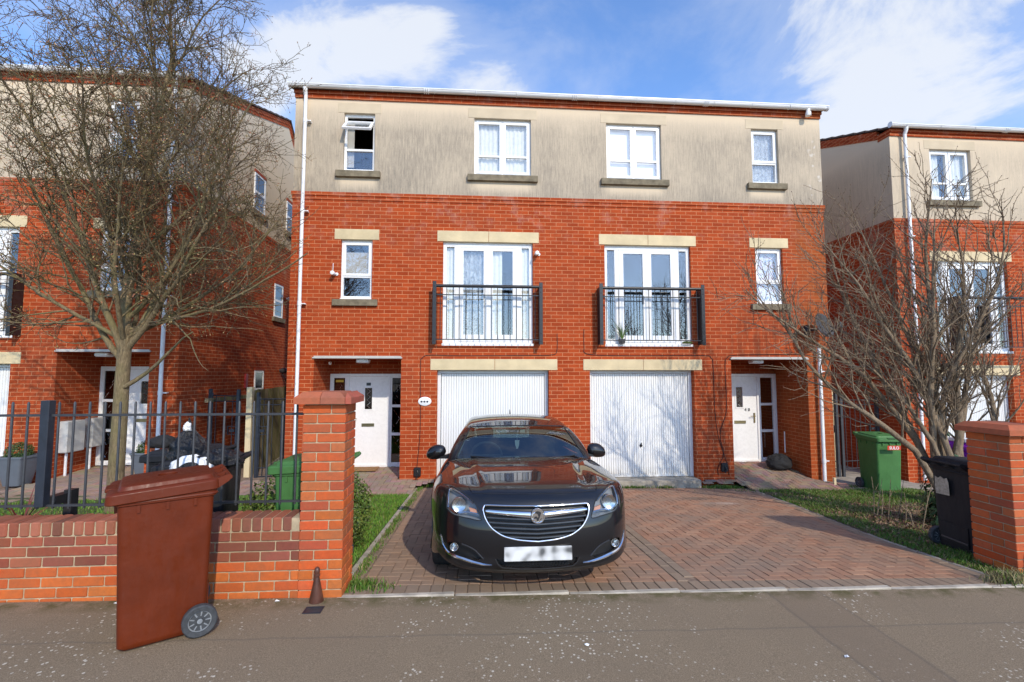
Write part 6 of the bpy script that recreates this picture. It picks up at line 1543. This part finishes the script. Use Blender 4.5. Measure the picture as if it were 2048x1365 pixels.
m = MB(); a_ = np.linspace(0, 2 * PI, 33); m.tube([(-.37 + .185 * math.cos(t), 1.98 - .08 * math.sin(t), .90 + .165 * math.sin(t)) for t in a_], .014, 8, False); m.tube([(-.55, 1.98, .90), (-.19, 1.98, .90)], .018, 6); m.tube([(-.37, 1.98, .9), (-.37, 1.90, .75)], .03, 8); plain('wheel_grey', (.12, .12, .125), .4); m.build('steering_wheel', 'wheel_grey', CAR, smooth=True)
m = MB(); m.cbox(-.12, .12, 1.95, 1.98, 1.165, 1.225, .012); m.tube([(0, 1.94, 1.20), (0, 1.88, 1.245)], .012, 6); m.build('rear_view_mirror', 'car_trim', CAR, smooth=True)
plain('pale_card', (.55, .68, .66), .6); m = MB(); m.box(.03, .085, 1.84, 1.842, 1.18, 1.215); m.build('windscreen_sticker', 'pale_card', CAR)
m = MB(); m.tube([(.0, 1.93, 1.16), (.0, 1.93, 1.09)], .002, 4); m.poly_prism([(-.028, 1.085), (-.024, 1.03), (-.010, .985), (.010, .985), (.024, 1.03), (.028, 1.085)], 1.925, 1.930); m.build('hanging_pennant', 'sticker_white', CAR)
m = MB()
for s in (-1, 1): m.tube([(s * .71, 1.66, .93), (s * .63, 1.86, 1.12), (s * .55, 2.0, 1.22)], .02, 6)
plain('pillar_trim', (.35, .38, .35), .7); m.build('pillar_trim', 'pillar_trim', CAR, smooth=True)
PUFFS = [(-.284,.788,.546,.16,.24), (-.206,.807,.56,.16,.36), (-.336,.799,.498,.18,.26), (-.12,.835,.535,.16,.28), (.03,.843,.535,.13,.26), (-.075,.781,.63,.13,.26), (.189,.757,.66,.16,.16), (.70,.55,.469,.50,.36), (.60,.67,.43,.22,.12), (.464,.751,.44,.16,.16)]; SKYT = (1.5, 1.8, 2.2); CLB = 6.9
# ------------------------------------------------------------------ camera, light, sky
cd = bpy.data.cameras.new('camera'); cam = bpy.data.objects.new('camera', cd); COL.objects.link(cam)
cd.sensor_width = 36; cd.lens = 36 * 950 / 2048; cd.clip_start = .05; cd.clip_end = 2000
cam.location = (0, -9.3, 2.05)
cam.rotation_euler = (math.radians(90 + 4.0), 0, math.radians(-4.2))
scene.camera = cam
EL, AZ = math.radians(34), math.radians(22)
sd = Vector((math.sin(AZ) * math.cos(EL), -math.cos(AZ) * math.cos(EL), math.sin(EL)))
sl = bpy.data.lights.new('sun', 'SUN'); sl.energy = 3.4; sl.angle = math.radians(.7); sl.color = (1, .90, .75)
so = bpy.data.objects.new('sun', sl); COL.objects.link(so); so.rotation_euler = sd.to_track_quat('Z', 'Y').to_euler(); so.location = (10, -20, 20)
w = bpy.data.worlds.new('World'); scene.world = w; w.use_nodes = True; nt = w.node_tree
bg = nt.nodes['Background']; sky = nt.nodes.new('ShaderNodeTexSky'); sky.sky_type = 'NISHITA'; sky.sun_disc = False
sky.sun_elevation = EL; sky.sun_rotation = math.atan2(sd.x, sd.y); sky.altitude = 50; sky.air_density = 1.0; sky.dust_density = .5; sky.ozone_density = 2.5
L = nt.links
tc = nt.nodes.new('ShaderNodeTexCoord')
def nn(ty, **kw):
    o = nt.nodes.new(ty)
    for k, v in kw.items(): setattr(o, k, v)
    return o
def mth(op, a, b=0.5, clamp=False):
    o = nn('ShaderNodeMath', operation=op, use_clamp=clamp)
    for i, v in enumerate((a, b)):
        if isinstance(v, bpy.types.NodeSocket): L.new(v, o.inputs[i])
        else: o.inputs[i].default_value = v
    return o.outputs[0]
def nz_(vec, sc, det=6, ro=.55, di=0.0):
    o = nn('ShaderNodeTexNoise'); L.new(vec, o.inputs['Vector']); o.inputs['Scale'].default_value = sc; o.inputs['Detail'].default_value = det; o.inputs['Roughness'].default_value = ro; o.inputs['Distortion'].default_value = di; return o.outputs['Fac']
def rmp(f, a, b, lo=0.0, hi=1.0):
    o = nn('ShaderNodeMapRange', interpolation_type='SMOOTHSTEP'); L.new(f, o.inputs[0]); o.inputs[1].default_value = a; o.inputs[2].default_value = b; o.inputs[3].default_value = lo; o.inputs[4].default_value = hi; return o.outputs[0]
d = tc.outputs['Generated']
# clouds lie on a layer overhead: project the direction on a plane, then layered noise
sp = nn('ShaderNodeSeparateXYZ'); L.new(d, sp.inputs[0])
zc = mth('ADD', mth('MAXIMUM', sp.outputs[2], 0.0), .16)
cv = nn('ShaderNodeCombineXYZ'); L.new(mth('DIVIDE', sp.outputs[0], zc), cv.inputs[0]); L.new(mth('DIVIDE', sp.outputs[1], zc), cv.inputs[1])
mp = nn('ShaderNodeMapping'); L.new(cv.outputs[0], mp.inputs[0]); mp.inputs['Location'].default_value = CLOUD_LOC = (3.7, 1.9, 0); mp.inputs['Scale'].default_value = (1.0, 1.25, 1)
mp2 = nn('ShaderNodeMapping'); L.new(d, mp2.inputs[0]); mp2.inputs['Scale'].default_value = (1.0, 1.0, 1.7); mp2.inputs['Location'].default_value = (.4, .2, 3.1)
billow = nz_(mp2.outputs[0], 3.6, 9, .60, .35)
big = nz_(mp2.outputs[0], 1.3, 3, .5)
# heavier, hazier cloud toward +X (right of the street), clearer overhead to the left
rt = rmp(sp.outputs[0], .05, .75)
v = mth('ADD', mth('ADD', mth('MULTIPLY', mth('SUBTRACT', billow, .5), 1.9), mth('MULTIPLY', mth('SUBTRACT', big, .5), .6)), mth('MULTIPLY', rt, .08))
CUM = []
def puff(dx, dy, dz, rad, amp, sx=1.0):
    global v
    D = Vector((dx, dy, dz)).normalized()
    vm = nn('ShaderNodeVectorMath', operation='DISTANCE'); L.new(d, vm.inputs[0]); vm.inputs[1].default_value = D
    v = mth('ADD', v, rmp(vm.outputs['Value'], 0, rad, amp * .8, 0))
for a in PUFFS: puff(*a)
cl = rmp(v, .12, .50)
thin = mth('MULTIPLY', rmp(v, -.25, .35), .30)
cl = mth('MAXIMUM', cl, thin)
mixc = nn('ShaderNodeMix', data_type='RGBA'); L.new(mth('MULTIPLY', cl, .84), mixc.inputs[0])
tint = nn('ShaderNodeMix', data_type='RGBA', blend_type='MULTIPLY'); tint.inputs[0].default_value = 1; L.new(sky.outputs[0], tint.inputs[6]); tint.inputs[7].default_value = (SKYT[0], SKYT[1], SKYT[2], 1)
L.new(tint.outputs[2], mixc.inputs[6]); mixc.inputs[7].default_value = (CLB * .96, CLB * .99, CLB * 1.03, 1)
L.new(mixc.outputs[2], bg.inputs[0]); bg.inputs[1].default_value = .14
scene.view_settings.view_transform = 'Standard'; scene.view_settings.look = 'None'; scene.view_settings.exposure = 0.0; scene.view_settings.gamma = 1
scene.render.engine = 'CYCLES'; scene.cycles.max_bounces = 8; scene.cycles.transparent_max_bounces = 24
scene.render.resolution_x = 1024; scene.render.resolution_y = 682
